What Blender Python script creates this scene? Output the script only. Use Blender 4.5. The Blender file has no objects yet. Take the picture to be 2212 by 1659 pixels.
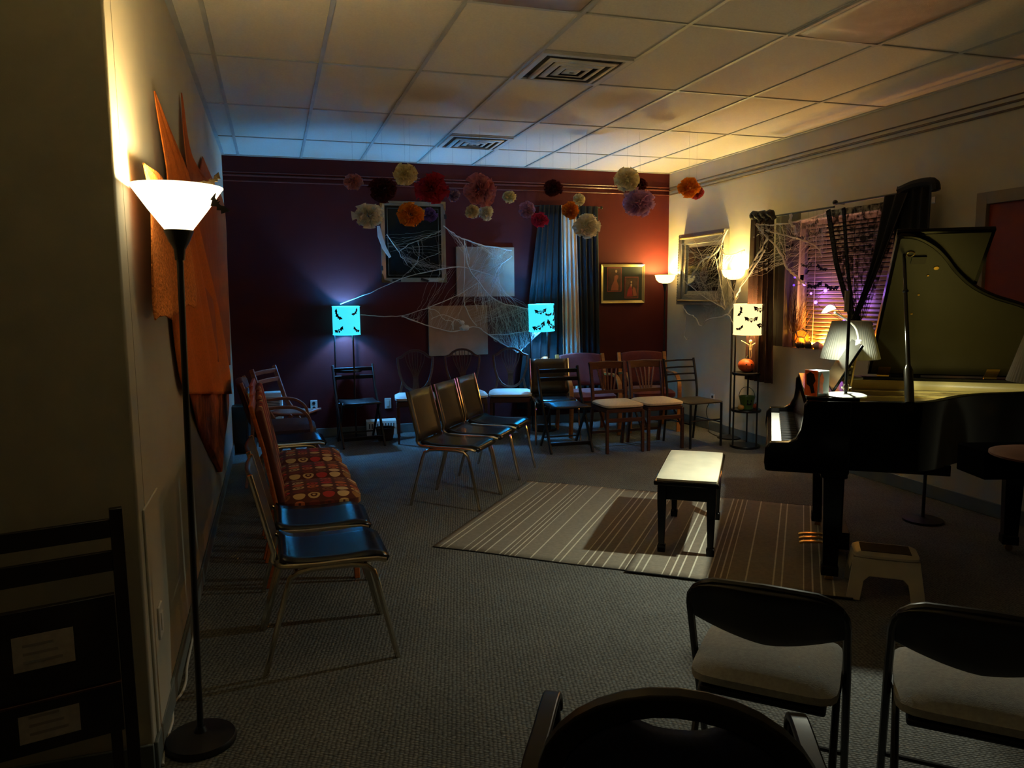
import bpy, math, random
from mathutils import Vector as V, Matrix
from mathutils.geometry import tessellate_polygon
R = random.Random(7)
PI = math.pi
C = bpy.context.scene.collection
rad = math.radians
# ---------------------------------------------------------------- camera model (measured from the room)
W, H, F = 2212, 1659, 1643.09
YAW, PITCH, ROLL, EYE = 0.3019, -0.1195, -0.0085, 1.5419
CEIL, BACK, XL, XR = 2.9427, 8.373, -0.4306, 4.6124
_f = V((math.sin(YAW)*math.cos(PITCH), math.cos(YAW)*math.cos(PITCH), math.sin(PITCH)))
_r0 = V((math.cos(YAW), -math.sin(YAW), 0)); _u0 = _r0.cross(_f)
_r = _r0*math.cos(ROLL) + _u0*math.sin(ROLL); _u = -_r0*math.sin(ROLL) + _u0*math.cos(ROLL)
def _ray(x, y): return _f + _r*((x-W/2)/F) - _u*((y-H/2)/F)
def Pz(x, y, z=0.0):
    d = _ray(x, y); return d*((z-EYE)/d.z) + V((0, 0, EYE))
def Py(x, y, Y):
    d = _ray(x, y); return d*(Y/d.y) + V((0, 0, EYE))
def Px(x, y, X):
    d = _ray(x, y); return d*(X/d.x) + V((0, 0, EYE))
cam = bpy.data.cameras.new('camera'); co = bpy.data.objects.new('camera', cam); C.objects.link(co)
cam.sensor_fit = 'HORIZONTAL'; cam.sensor_width = 36; cam.lens = F/W*36; cam.clip_start = .05
M4 = Matrix((( _r.x, _u.x, -_f.x, 0), (_r.y, _u.y, -_f.y, 0), (_r.z, _u.z, -_f.z, EYE), (0, 0, 0, 1)))
co.matrix_world = M4
sc = bpy.context.scene; sc.camera = co
sc.view_settings.view_transform = 'Standard'; sc.view_settings.look = 'None'
sc.view_settings.gamma = 1; sc.view_settings.use_curve_mapping = False
sc.view_settings.exposure = 1.34
w = bpy.data.worlds.new('world'); sc.world = w; w.use_nodes = True
w.node_tree.nodes['Background'].inputs[0].default_value = (.02, .025, .04, 1)
w.node_tree.nodes['Background'].inputs[1].default_value = .3
# ---------------------------------------------------------------- materials
def lin(c): return tuple((x/12.92 if x <= .04045 else ((x+.055)/1.055)**2.4) for x in c)
MATS = {}
def mat(name, rgb, rough=.5, metal=0, noise=None, bump=None, emit=None, coat=0, trans=0, alpha=None, spec=.5, sheen=0, weave=None):
    m = bpy.data.materials.new(name); m.use_nodes = True; nt = m.node_tree; N = nt.nodes; L = nt.links
    b = N['Principled BSDF']; c = lin(rgb)
    b.inputs['Base Color'].default_value = (*c, 1); b.inputs['Roughness'].default_value = rough
    b.inputs['Metallic'].default_value = metal; b.inputs['Coat Weight'].default_value = coat
    b.inputs['Specular IOR Level'].default_value = spec; b.inputs['Sheen Weight'].default_value = sheen
    tc = N.new('ShaderNodeTexCoord')
    if noise is None: noise = (6, .12)
    if noise:
        t = N.new('ShaderNodeTexNoise'); t.inputs['Scale'].default_value = noise[0]; t.inputs['Detail'].default_value = 4
        if len(noise) > 2:
            mp = N.new('ShaderNodeMapping'); mp.inputs['Scale'].default_value = noise[2]
            L.new(tc.outputs['Object'], mp.inputs[0]); L.new(mp.outputs[0], t.inputs[0])
        else: L.new(tc.outputs['Object'], t.inputs[0])
        rp = N.new('ShaderNodeValToRGB'); k = noise[1]
        rp.color_ramp.elements[0].position = .3; rp.color_ramp.elements[1].position = .7
        rp.color_ramp.elements[0].color = (*[x*(1-k) for x in c], 1)
        rp.color_ramp.elements[1].color = (*[min(1, x*(1+k)) for x in c], 1)
        L.new(t.outputs[0], rp.inputs[0]); L.new(rp.outputs[0], b.inputs['Base Color'])
    if bump:
        t2 = N.new('ShaderNodeTexNoise'); t2.inputs['Scale'].default_value = bump[0]; t2.inputs['Detail'].default_value = 3
        L.new(tc.outputs['Object'], t2.inputs[0])
        bp = N.new('ShaderNodeBump'); bp.inputs['Strength'].default_value = bump[1]; bp.inputs['Distance'].default_value = .01 if bump[0] > 20 else .05
        L.new(t2.outputs[0], bp.inputs['Height']); L.new(bp.outputs[0], b.inputs['Normal'])
    if emit:
        b.inputs['Emission Color'].default_value = (*lin(emit[0]), 1); b.inputs['Emission Strength'].default_value = emit[1]
    out = N['Material Output']
    if trans:
        tr = N.new('ShaderNodeBsdfTranslucent'); tr.inputs[0].default_value = (*c, 1)
        mx = N.new('ShaderNodeMixShader'); mx.inputs[0].default_value = trans
        L.new(b.outputs[0], mx.inputs[1]); L.new(tr.outputs[0], mx.inputs[2]); L.new(mx.outputs[0], out.inputs[0])
    if alpha is not None:
        src = out.inputs[0].links[0].from_socket
        tp = N.new('ShaderNodeBsdfTransparent'); mx = N.new('ShaderNodeMixShader')
        if isinstance(alpha, tuple):
            t = N.new('ShaderNodeTexVoronoi') if alpha[0] == 'v' else N.new('ShaderNodeTexNoise')
            t.inputs['Scale'].default_value = alpha[1]; L.new(tc.outputs['Object'], t.inputs[0])
            rp = N.new('ShaderNodeMapRange'); rp.inputs[1].default_value = alpha[2]; rp.inputs[2].default_value = alpha[3]
            rp.inputs[3].default_value = alpha[4]; rp.inputs[4].default_value = alpha[5]
            L.new(t.outputs[0], rp.inputs[0]); L.new(rp.outputs[0], mx.inputs[0])
        else: mx.inputs[0].default_value = alpha
        L.new(tp.outputs[0], mx.inputs[1]); L.new(src, mx.inputs[2]); L.new(mx.outputs[0], out.inputs[0])
    MATS[name] = m
    return m
# ---------------------------------------------------------------- mesh builder
class MB:
    def __init__(s): s.v = []; s.f = []
    def add(s, vs, fs):
        o = len(s.v); s.v += [tuple(p) for p in vs]; s.f += [tuple(i+o for i in f) for f in fs]; return s
    def box(s, c, d, rot=None):
        c = V(c); vs = []
        for i in range(8):
            p = V(((i & 1)-.5, (i >> 1 & 1)-.5, (i >> 2 & 1)-.5)); p = V((p.x*d[0], p.y*d[1], p.z*d[2]))
            vs.append(c + (rot @ p if rot else p))
        return s.add(vs, [(0, 2, 3, 1), (4, 5, 7, 6), (0, 1, 5, 4), (2, 6, 7, 3), (0, 4, 6, 2), (1, 3, 7, 5)])
    def span(s, a, b): return s.box([(a[i]+b[i])/2 for i in range(3)], [abs(b[i]-a[i]) for i in range(3)])
    def tube(s, pts, r, n=8, closed=False, flat=None, up=None):
        # swept profile: round (r number/list), or flat=(w,h) rectangle with 'up' hint
        pts = [V(p) for p in pts]; m = len(pts); T = []
        for i in range(m):
            a = pts[(i-1) % m] if (closed or i > 0) else pts[0]; b = pts[(i+1) % m] if (closed or i < m-1) else pts[-1]
            t = (b-a); T.append(t.normalized() if t.length > 1e-9 else V((0, 0, 1)))
        nrm = V(up) if up else (V((0, 0, 1)) if abs(T[0].z) < .9 else V((1, 0, 0)))
        vs = []; k = 4 if flat else n
        for i in range(m):
            base = V(up) if up else nrm
            nn = base - T[i]*base.dot(T[i])
            if nn.length < 1e-6: nn = T[i].orthogonal()
            nn.normalize(); nrm = nn; bb = T[i].cross(nn)
            rr = r[i] if isinstance(r, (list, tuple)) else r
            for j in range(k):
                if flat:
                    sx, sy = ((1, 1), (-1, 1), (-1, -1), (1, -1))[j]; fl = flat[i] if isinstance(flat[0], (tuple, list)) else flat
                    vs.append(pts[i] + bb*(sx*fl[0]/2) + nn*(sy*fl[1]/2))
                else:
                    a = 2*PI*j/n; vs.append(pts[i] + nn*(rr*math.cos(a)) + bb*(rr*math.sin(a)))
        fs = []
        for i in range(m if closed else m-1):
            i2 = (i+1) % m
            for j in range(k): j2 = (j+1) % k; fs.append((i*k+j, i*k+j2, i2*k+j2, i2*k+j))
        if not closed: fs += [tuple(range(k))[::-1], tuple((m-1)*k+j for j in range(k))]
        return s.add(vs, fs)
    def lathe(s, prof, n=24, c=(0, 0, 0)):
        c = V(c); vs = []; fs = []
        for (r, z) in prof:
            for j in range(n): a = 2*PI*j/n; vs.append(c + V((r*math.cos(a), r*math.sin(a), z)))
        for i in range(len(prof)-1):
            for j in range(n): j2 = (j+1) % n; fs.append((i*n+j, i*n+j2, (i+1)*n+j2, (i+1)*n+j))
        if prof[0][0] > 1e-6: fs.append(tuple(range(n))[::-1])
        if prof[-1][0] > 1e-6: fs.append(tuple((len(prof)-1)*n+j for j in range(n)))
        return s.add(vs, fs)
    def shell(s, prof, n=24, c=(0, 0, 0)):     # open lathe (no caps)
        k = len(s.f); s.lathe(prof, n, c)
        s.f = [f for i, f in enumerate(s.f) if i < k or len(f) == 4]; return s
    def prism(s, poly, o, ex, ey, ez, t):
        o, ex, ey, ez = V(o), V(ex), V(ey), V(ez); n = len(poly)
        vs = [o+ex*p[0]+ey*p[1] for p in poly] + [o+ex*p[0]+ey*p[1]+ez*t for p in poly]
        tr = tessellate_polygon([[V((p[0], p[1], 0)) for p in poly]])
        fs = [tuple(a) for a in tr] + [tuple(i+n for i in a) for a in tr] + [(i, (i+1) % n, (i+1) % n+n, i+n) for i in range(n)]
        return s.add(vs, fs)
    def grid(s, fn, nu, nv):
        vs = [fn(i/nu, j/nv) for j in range(nv+1) for i in range(nu+1)]
        return s.add(vs, [(j*(nu+1)+i, j*(nu+1)+i+1, (j+1)*(nu+1)+i+1, (j+1)*(nu+1)+i) for j in range(nv) for i in range(nu)])
    def ball(s, c, r, n=12, m=8, fn=None):
        r = r if isinstance(r, (tuple, list)) else (r, r, r); c = V(c); vs = []; fs = []
        for i in range(m+1):
            th = PI*i/m
            for j in range(n):
                a = 2*PI*j/n; p = V((math.sin(th)*math.cos(a), math.sin(th)*math.sin(a), math.cos(th)))
                k = fn(p, a, th) if fn else 1
                vs.append(c + V((p.x*r[0]*k, p.y*r[1]*k, p.z*r[2]*k)))
        for i in range(m):
            for j in range(n): j2 = (j+1) % n; fs.append((i*n+j, (i+1)*n+j, (i+1)*n+j2, i*n+j2))
        return s.add(vs, fs)
    def build(s, name, m, parent=None, bev=0, loc=None, smooth=40, solid=0, sub=0):
        me = bpy.data.meshes.new(name); me.from_pydata(s.v, [], s.f); me.validate(); me.update()
        import bmesh
        bm = bmesh.new(); bm.from_mesh(me); bmesh.ops.remove_doubles(bm, verts=bm.verts, dist=1e-6)
        bmesh.ops.recalc_face_normals(bm, faces=bm.faces); bm.to_mesh(me); bm.free()
        me.materials.append(MATS[m] if isinstance(m, str) else m)
        if smooth:
            me.shade_smooth(); me.set_sharp_from_angle(angle=rad(smooth))
        o = bpy.data.objects.new(name, me); C.objects.link(o)
        if parent: o.parent = parent
        if loc: o.location = loc
        if solid: md = o.modifiers.new('thickness', 'SOLIDIFY'); md.thickness = solid; md.offset = 0
        if bev: md = o.modifiers.new('bevel', 'BEVEL'); md.width = bev; md.segments = 2; md.limit_method = 'ANGLE'; md.angle_limit = rad(40)
        if sub: md = o.modifiers.new('subdivision', 'SUBSURF'); md.levels = sub; md.render_levels = sub
        return o
def tag(o, label, cat, group=None, kind=None):
    if label: o['label'] = label
    if cat: o['category'] = cat
    if group: o['group'] = group
    if kind: o['kind'] = kind
    return o
def thing(name, label, cat, loc=(0, 0, 0), rz=0, group=None):
    o = bpy.data.objects.new(name, None); C.objects.link(o); o.location = loc; o.rotation_euler = (0, 0, rz)
    o.empty_display_size = .1
    return tag(o, label, cat, group)
def struct(o): o['kind'] = 'structure'; return o
KIDS = {}
def kids(o): return [c for c in bpy.data.objects if c.parent == o]
def dup(root, label, loc, rz, group=None):
    r = root.copy(); C.objects.link(r); r.location = loc; r.rotation_euler = (0, 0, rz); r['label'] = label
    if group: r['group'] = group
    for ch in kids(root):
        c = ch.copy(); C.objects.link(c); c.parent = r
        for g in kids(ch): d = g.copy(); C.objects.link(d); d.parent = c
    return r
def light(name, kind, loc, energy, col, parent=None, size=.03, **kw):
    l = bpy.data.lights.new(name, kind); l.energy = energy; l.color = col
    if kind in ('POINT', 'SPOT'): l.shadow_soft_size = size
    for k, v in kw.items(): setattr(l, k, v)
    o = bpy.data.objects.new(name, l); C.objects.link(o); o.location = loc
    if parent: o.parent = parent
    return o
def arc(c, r, a0, a1, n, ex, ey):
    c, ex, ey = V(c), V(ex), V(ey)
    return [c + ex*(r*math.cos(a0+(a1-a0)*i/n)) + ey*(r*math.sin(a0+(a1-a0)*i/n)) for i in range(n+1)]
def smooth_path(pts, n=6):      # Catmull-Rom
    P = [V(p) for p in pts]; P = [P[0]*2-P[1]] + P + [P[-1]*2-P[-2]]; out = []
    for i in range(1, len(P)-2):
        for k in range(n):
            t = k/n; a, b, c, d = P[i-1], P[i], P[i+1], P[i+2]
            out.append(.5*((2*b)+(c-a)*t+(2*a-5*b+4*c-d)*t*t+(3*b-a-3*c+d)*t**3))
    return out+[P[-2]]
BAT = [(0, .12), (.07, .32), (.14, .14), (.32, .16), (.5, .36), (1, .46), (.90, .14), (.82, -.16), (.62, -.04), (.46, -.26), (.26, -.12), (0, -.44)]
BATP = BAT + [(-x, y) for x, y in BAT[-2:0:-1]]
# ---------------------------------------------------------------- palette
mat('cream_wall_paint', (.74, .715, .64), .8, noise=(3, .05), bump=(220, .05))
mat('maroon_wall_paint', (.29, .08, .085), .6, spec=.2, noise=(3, .06), bump=(220, .05))
mat('ceiling_tile', (.80, .77, .71), .9, noise=(90, .06), bump=(160, .1))
mat('ceiling_bar', (.66, .65, .62), .5)
mat('vent_metal', (.74, .72, .68), .5); mat('vent_dark', (.06, .055, .05), .8)
mat('diffuser_lens', (.74, .66, .62), .25, bump=(350, .3))
mat('baseboard_vinyl', (.40, .43, .42), .55); mat('white_plastic', (.82, .81, .77), .4)
mat('black_metal', (.045, .04, .035), .4, noise=(20, .2)); mat('lamp_bronze', (.14, .115, .07), .35, .4)
mat('chrome', (.78, .74, .66), .18, 1, noise=False); mat('brushed_silver', (.60, .58, .54), .32, .9)
mat('black_vinyl', (.055, .05, .045), .22, spec=.35, bump=(260, .06)); mat('brown_vinyl', (.20, .165, .10), .36, bump=(260, .06))
mat('dark_wood', (.155, .10, .075), .38, noise=(14, .3, (1, 1, 8))); mat('espresso_wood', (.10, .07, .055), .4, noise=(14, .3, (1, 1, 8)))
mat('mahogany', (.29, .165, .10), .35, noise=(14, .3, (1, 1, 8)))
mat('honey_wood', (.66, .42, .20), .35, noise=(12, .2, (1, 1, 6))); mat('rose_wood', (.60, .42, .36), .45, noise=(12, .2, (1, 1, 6)))
mat('orange_wood', (.70, .35, .12), .4, noise=(12, .25, (1, 1, 6)))
mat('ivory_fabric', (.80, .74, .63), .85, noise=(60, .08), bump=(300, .1)); mat('white_vinyl', (.82, .82, .79), .45)
mat('maroon_fabric', (.37, .11, .10), .9, noise=(80, .15), bump=(300, .15), sheen=.2); mat('purple_fabric', (.30, .22, .29), .85, noise=(80, .15))
mat('grey_fabric', (.61, .61, .59), .9, noise=(90, .12), bump=(250, .2)); mat('navy_fabric', (.11, .14, .27), .9, noise=(120, .2))
mat('piano_black', (.014, .012, .011), .14, spec=.22, noise=False); mat('table_black', (.012, .011, .01), .7, spec=0, noise=False); mat('piano_lamplit_olive', (.20, .19, .11), .4, noise=(8, .08))  # last one: olive of lamp-lit black lacquer, put into the base colour
mat('gold_plate', (.86, .76, .42), .4, .25, noise=(10, .1)); mat('brass', (.75, .60, .30), .3, .9)
mat('ivory_key', (.90, .89, .85), .25, noise=False); mat('fallboard_reflection_brown', (.20, .08, .04), .2)  # fallboard tone: brown reflection in black lacquer, painted as base colour
mat('string_steel', (.6, .55, .45), .3, .9, noise=False)
mat('curtain_black', (.06, .058, .055), .8, noise=(20, .2), bump=(150, .1)); mat('curtain_cream', (.80, .72, .62), .85)
mat('canvas_tan', (.64, .52, .42), .9, bump=(260, .15)); mat('mirror_dark', (.12, .14, .135), .08, .3, noise=(3, .2), bump=(3, .01))
mat('gold_frame', (.66, .58, .40), .4, .5, bump=(60, .2)); mat('silver_frame', (.55, .54, .52), .38, .6, bump=(90, .4))
mat('black_mat_board', (.10, .11, .10), .8); mat('print_brown', (.25, .14, .08), .7, noise=(20, .4)); mat('print_flesh', (.52, .27, .18), .7); mat('print_red', (.55, .10, .09), .7, noise=(30, .3)); mat('print_cream', (.75, .58, .42), .7)
mat('print_border', (.55, .20, .13), .6)
mat('web_fibre', (.86, .84, .80), .9, noise=False, trans=.35)
mat('web_gauze', (.86, .82, .75), .9, noise=False, trans=.5, alpha=('n', 40, .35, .8, .03, .5))
mat('orange_felt', (.86, .45, .17), .95, noise=(60, .10), bump=(200, .4), spec=.1); mat('orange_rough', (.92, .52, .24), 1, noise=(70, .35), bump=(90, .9), spec=.1)
mat('orange_sheer', (.82, .46, .28), .9, noise=(8, .10), bump=(200, .2), spec=.1, trans=.3, alpha=.82); mat('orange_rust', (.70, .36, .19), .95, noise=(9, .4), bump=(150, .4), spec=.1)
mat('brown_sheer', (.26, .15, .12), .8, noise=(30, .2), trans=.25, alpha=.86)
mat('dark_sheer', (.13, .08, .085), .8, noise=False, trans=.2, alpha=.85)
mat('black_lace', (.05, .035, .045), .85, noise=False, alpha=('n', 26, .38, .60, .45, .97))
mat('black_paper', (.02, .018, .016), .7, noise=False); mat('black_gauze', (.025, .02, .02), .9, alpha=('n', 60, .3, .5, .7, 1))
mat('rug_black', (.04, .035, .03), .9)
mat('door_red', (.54, .22, .10), .5); mat('door_frame', (.55, .50, .42), .5)
mat('blind_white', (.80, .74, .68), .55, noise=False); mat('window_frame_white', (.72, .66, .62), .5)
mat('pumpkin_orange', (.80, .36, .14), .5, noise=(12, .15)); mat('stem_green', (.25, .22, .10), .8); mat('bucket_green', (.34, .47, .20), .4)
mat('gourd_yellow', (.74, .58, .24), .5); mat('stone_dark', (.10, .08, .07), .7, noise=(20, .4)); mat('stone_pale', (.60, .48, .42), .7, noise=(20, .2))
mat('bone_plastic', (.85, .80, .68), .5); mat('twig', (.38, .24, .14), .8)
mat('wicker', (.25, .18, .12), .8, bump=(120, .8)); mat('paper_white', (.68, .65, .62), .8, noise=(50, .12)); mat('paper_text', (.55, .53, .51), .8)
mat('stool_white', (.70, .67, .60), .45); mat('stool_dark', (.05, .045, .04), .8)
mat('shade_pleat', (.80, .80, .74), .8, noise=(40, .04), trans=.45); mat('box_orange', (.92, .40, .12), .35, noise=(40, .2)); mat('box_black', (.05, .07, .07), .3); mat('box_grey', (.62, .66, .64), .15)
mat('amber_glass', (.75, .35, .08), .1, noise=False, alpha=.35)
def glow(name, rgb, e): return mat(name, rgb, .6, noise=False, emit=(rgb, e))
def shade_glow(name, rgb, hot, e0, e1, z0, zr):   # a lit fabric drum: brightest at the bulb's height
    m = mat(name, rgb, .8, noise=False); N = m.node_tree.nodes; L = m.node_tree.links; b = N['Principled BSDF']
    b.inputs['Emission Color'].default_value = (*lin(hot), 1); b.inputs['Emission Strength'].default_value = e0
    return m
shade_glow('torch_shade_glow', (.95, .85, .65), (1, .93, .74), 1.2, 0, 0, 0)
shade_glow('bowl_shade_glow', (.95, .85, .65), (1, .86, .52), 1.5, 0, 0, 0)
shade_glow('blue_shade_glow', (.3, .8, .9), (.22, .82, .95), .5, 0, 0, 0)
shade_glow('warm_shade_glow', (.95, .85, .6), (1, .88, .58), .62, 0, 0, 0)
glow('led_white', (.92, 1, .93), 6); glow('led_purple', (.42, .25, 1), 5); glow('ember_bulb', (1, .45, .06), 3)
# ================================================================ carpet, rug and patterned materials
def nodes(m): return m.node_tree.nodes, m.node_tree.links, m.node_tree.nodes['Principled BSDF']
m = mat('carpet_loop', (.37, .37, .35), .95, noise=False); N, L, b = nodes(m)
tc = N.new('ShaderNodeTexCoord'); mp = N.new('ShaderNodeMapping'); mp.inputs['Rotation'].default_value = (0, 0, rad(8)); mp.inputs['Scale'].default_value = (62, 105, 1)
L.new(tc.outputs['Object'], mp.inputs[0])
vo = N.new('ShaderNodeTexVoronoi'); vo.inputs['Scale'].default_value = 1; vo.inputs['Randomness'].default_value = .35; L.new(mp.outputs[0], vo.inputs[0])
nz = N.new('ShaderNodeTexNoise'); nz.inputs['Scale'].default_value = 3; nz.inputs['Detail'].default_value = 5; L.new(tc.outputs['Object'], nz.inputs[0])
rp = N.new('ShaderNodeValToRGB'); e = rp.color_ramp.elements; e[0].position = .1; e[0].color = (*lin((.47, .47, .45)), 1); e[1].position = .75; e[1].color = (*lin((.20, .20, .185)), 1)
L.new(vo.outputs[0], rp.inputs[0])
mx = N.new('ShaderNodeMixRGB'); mx.blend_type = 'OVERLAY'; mx.inputs[0].default_value = .35; L.new(rp.outputs[0], mx.inputs[1]); L.new(nz.outputs[0], mx.inputs[2]); L.new(mx.outputs[0], b.inputs['Base Color'])
bp = N.new('ShaderNodeBump'); bp.invert = True; bp.inputs['Strength'].default_value = .9; bp.inputs['Distance'].default_value = .006; L.new(vo.outputs[0], bp.inputs['Height']); L.new(bp.outputs[0], b.inputs['Normal'])
m = mat('striped_rug', (.5, .47, .4), .95, noise=False); N, L, b = nodes(m)
tc = N.new('ShaderNodeTexCoord'); sp = N.new('ShaderNodeSeparateXYZ'); L.new(tc.outputs['Object'], sp.inputs[0])
dv = N.new('ShaderNodeMath'); dv.operation = 'DIVIDE'; dv.inputs[1].default_value = .72; L.new(sp.outputs[0], dv.inputs[0])
fr = N.new('ShaderNodeMath'); fr.operation = 'FRACT'; L.new(dv.outputs[0], fr.inputs[0])
rp = N.new('ShaderNodeValToRGB'); rp.color_ramp.interpolation = 'CONSTANT'; e = rp.color_ramp.elements
base = (*lin((.50, .47, .41)), 1); lit = (*lin((.78, .76, .68)), 1); dark = (*lin((.46, .42, .36)), 1)
e[0].position = 0; e[0].color = base; e[1].position = .999; e[1].color = base
for k, x in enumerate((.06, .12, .27, .33, .39, .47, .60, .645, .69, .735, .87)):
    a = e.new(x); a.color = lit; a = e.new(x+.011); a.color = dark if k in (2, 3, 4, 6, 7, 8) else base
L.new(fr.outputs[0], rp.inputs[0])
nz = N.new('ShaderNodeTexNoise'); nz.inputs['Scale'].default_value = 45; L.new(tc.outputs['Object'], nz.inputs[0])
mx = N.new('ShaderNodeMixRGB'); mx.blend_type = 'OVERLAY'; mx.inputs[0].default_value = .25; L.new(rp.outputs[0], mx.inputs[1]); L.new(nz.outputs[0], mx.inputs[2]); L.new(mx.outputs[0], b.inputs['Base Color'])
bp = N.new('ShaderNodeBump'); bp.inputs['Strength'].default_value = .3; bp.inputs['Distance'].default_value = .004; L.new(nz.outputs[0], bp.inputs['Height']); L.new(bp.outputs[0], b.inputs['Normal'])
# retro circles upholstery
m = mat('circle_upholstery', (.4, .16, .08), .9, noise=False); N, L, b = nodes(m)
tc = N.new('ShaderNodeTexCoord'); mp = N.new('ShaderNodeMapping'); mp.inputs['Scale'].default_value = (13, 17, 0); mp.inputs['Location'].default_value = (.5, .5, 0); L.new(tc.outputs['Object'], mp.inputs[0])
fl = N.new('ShaderNodeVectorMath'); fl.operation = 'FLOOR'; L.new(mp.outputs[0], fl.inputs[0])
fc = N.new('ShaderNodeVectorMath'); fc.operation = 'FRACTION'; L.new(mp.outputs[0], fc.inputs[0])
sb = N.new('ShaderNodeVectorMath'); sb.operation = 'SUBTRACT'; sb.inputs[1].default_value = (.5, .5, 0); L.new(fc.outputs[0], sb.inputs[0])
ln = N.new('ShaderNodeVectorMath'); ln.operation = 'LENGTH'; L.new(sb.outputs[0], ln.inputs[0])
wn = N.new('ShaderNodeTexWhiteNoise'); wn.noise_dimensions = '3D'; L.new(fl.outputs[0], wn.inputs[0])
pal = N.new('ShaderNodeValToRGB'); pal.color_ramp.interpolation = 'CONSTANT'; e = pal.color_ramp.elements
cols = [(.80, .66, .42), (.78, .40, .22), (.45, .17, .11), (.62, .42, .22), (.74, .20, .18), (.84, .72, .52), (.50, .30, .18)]
e[0].position = 0; e[0].color = (*lin(cols[0]), 1); e[1].position = 1/7; e[1].color = (*lin(cols[1]), 1)
for k in range(2, 7): a = e.new(k/7); a.color = (*lin(cols[k]), 1)
L.new(wn.outputs[0], pal.inputs[0])
ring = N.new('ShaderNodeValToRGB'); ring.color_ramp.interpolation = 'CONSTANT'; e = ring.color_ramp.elements
e[0].position = 0; e[0].color = (1, 1, 1, 1); e[1].position = .12; e[1].color = (0, 0, 0, 1)
for x, v in ((.24, 1), (.41, 0)): a = e.new(x); a.color = (v, v, v, 1)
L.new(ln.outputs['Value'], ring.inputs[0])
disc = N.new('ShaderNodeMath'); disc.operation = 'LESS_THAN'; disc.inputs[1].default_value = .42; L.new(ln.outputs['Value'], disc.inputs[0])
pick = N.new('ShaderNodeMath'); pick.operation = 'GREATER_THAN'; pick.inputs[1].default_value = .5
sx = N.new('ShaderNodeSeparateColor'); L.new(wn.outputs['Color'], sx.inputs[0]); L.new(sx.outputs[1], pick.inputs[0])
sel = N.new('ShaderNodeMixRGB'); L.new(pick.outputs[0], sel.inputs[0]); L.new(ring.outputs[0], sel.inputs[1]); L.new(disc.outputs[0], sel.inputs[2])
mx = N.new('ShaderNodeMixRGB'); mx.inputs[1].default_value = (*lin((.34, .14, .08)), 1); L.new(sel.outputs[0], mx.inputs[0]); L.new(pal.outputs[0], mx.inputs[2]); L.new(mx.outputs[0], b.inputs['Base Color'])
# ================================================================ the room
o = MB().span((-2.6, -1.8, -.1), (XR+.12, BACK+.12, 0)).build('floor', 'carpet_loop'); struct(o)
o = MB().span((XL-.12, BACK, 0), (XR+.12, BACK+.12, CEIL+.1)).build('wall_back', 'maroon_wall_paint'); struct(o)
CY = 2.56
o = MB().span((XL-.12, CY+.12, 0), (XL, BACK, CEIL+.1)).build('wall_left', 'cream_wall_paint'); struct(o)
o = MB().span((-2.6, CY, 0), (XL, CY+.12, CEIL+.1)).build('wall_partition', 'cream_wall_paint', bev=.008); struct(o)
o = MB().span((-2.72, -1.8, 0), (-2.6, CY+.12, CEIL+.1)).build('wall_far_left', 'cream_wall_paint'); struct(o)
o = MB().span((-2.6, -1.92, 0), (XR+.12, -1.8, CEIL+.1)).build('wall_front', 'cream_wall_paint'); struct(o)
WY0, WY1, WZ0, WZ1 = 4.72, 6.14, 1.0, 2.17      # window opening
DY0, DY1, DZ = 3.13, 4.06, 2.145
mb = MB()
for a, c in (((XR, WY1, 0), (XR+.25, BACK, CEIL+.1)), ((XR, WY0, 0), (XR+.25, WY1, WZ0)), ((XR, WY0, WZ1), (XR+.25, WY1, CEIL+.1)),
             ((XR, DY1, 0), (XR+.25, WY0, CEIL+.1)), ((XR, DY0, DZ), (XR+.25, DY1, CEIL+.1)), ((XR, DY0, 0), (XR+.25, DY1, WZ0)), ((XR, -1.8, 0), (XR+.25, DY0, CEIL+.1))): mb.span(a, c)
struct(mb.build('wall_right', 'cream_wall_paint'))
# ceiling: tile slab and the T-bar grid
X0, Y0, S = -.2687, 3.7531, .6096
o = MB().span((-2.6, -1.8, CEIL+.006), (XR+.12, BACK+.1, CEIL+.1)).build('ceiling', 'ceiling_tile'); struct(o)
mb = MB(); xs = [X0+k*S for k in range(-3, 9)]; ys = [Y0+k*2*S for k in range(-4, 4)]
for x in xs:
    if x < XR-.02: mb.span((x-.012, (-1.8 if x > XL else -1.8), CEIL-.002), (x+.012, (BACK if x > XL else CY), CEIL+.01))
for y in ys: mb.span((XL if y > CY else -2.6, y-.009, CEIL-.001), (XR, y+.009, CEIL+.01))
for y in (Y0+.6096, Y0+5*.6096): mb.span((X0+3*S, y-.009, CEIL-.001), (X0+4*S, y+.009, CEIL+.01))
mb.span((XL, CY, CEIL-.004), (XL+.03, BACK, CEIL+.01)); mb.span((XR-.025, -1.8, CEIL-.004), (XR, BACK, CEIL+.01)); mb.span((XL, BACK-.025, CEIL-.004), (XR, BACK, CEIL+.01))
struct(mb.build('trim_1', 'ceiling_bar'))
def ceiling_light(x, label):
    t = thing('ceiling_light', label, 'ceiling light', (x+S/2, Y0-S, CEIL), 0)
    mb = MB()
    for sx in (-1, 1): mb.span((sx*(S/2-.012)-.012, -S+.012, -.012), (sx*(S/2-.012)+.012, S-.012, .006)); 
    for sy in (-1, 1): mb.span((-S/2+.024, sy*(S-.024)-.012, -.012), (S/2-.024, sy*(S-.024)+.012, .006))
    mb.build('frame', 'ceiling_bar', t)
    MB().grid(lambda a, b: V(((a-.5)*(S-.06), (b-.5)*(2*S-.07), -.004-.006*math.sin(PI*a)**.5)), 10, 6).build('diffuser', 'diffuser_lens', t, solid=.003)
ceiling_light(X0+2*S, 'unlit recessed ceiling light panel at the top edge, left of the other panel')
ceiling_light(X0+5*S, 'unlit recessed ceiling light panel with a pinkish glow, upper right')
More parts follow.
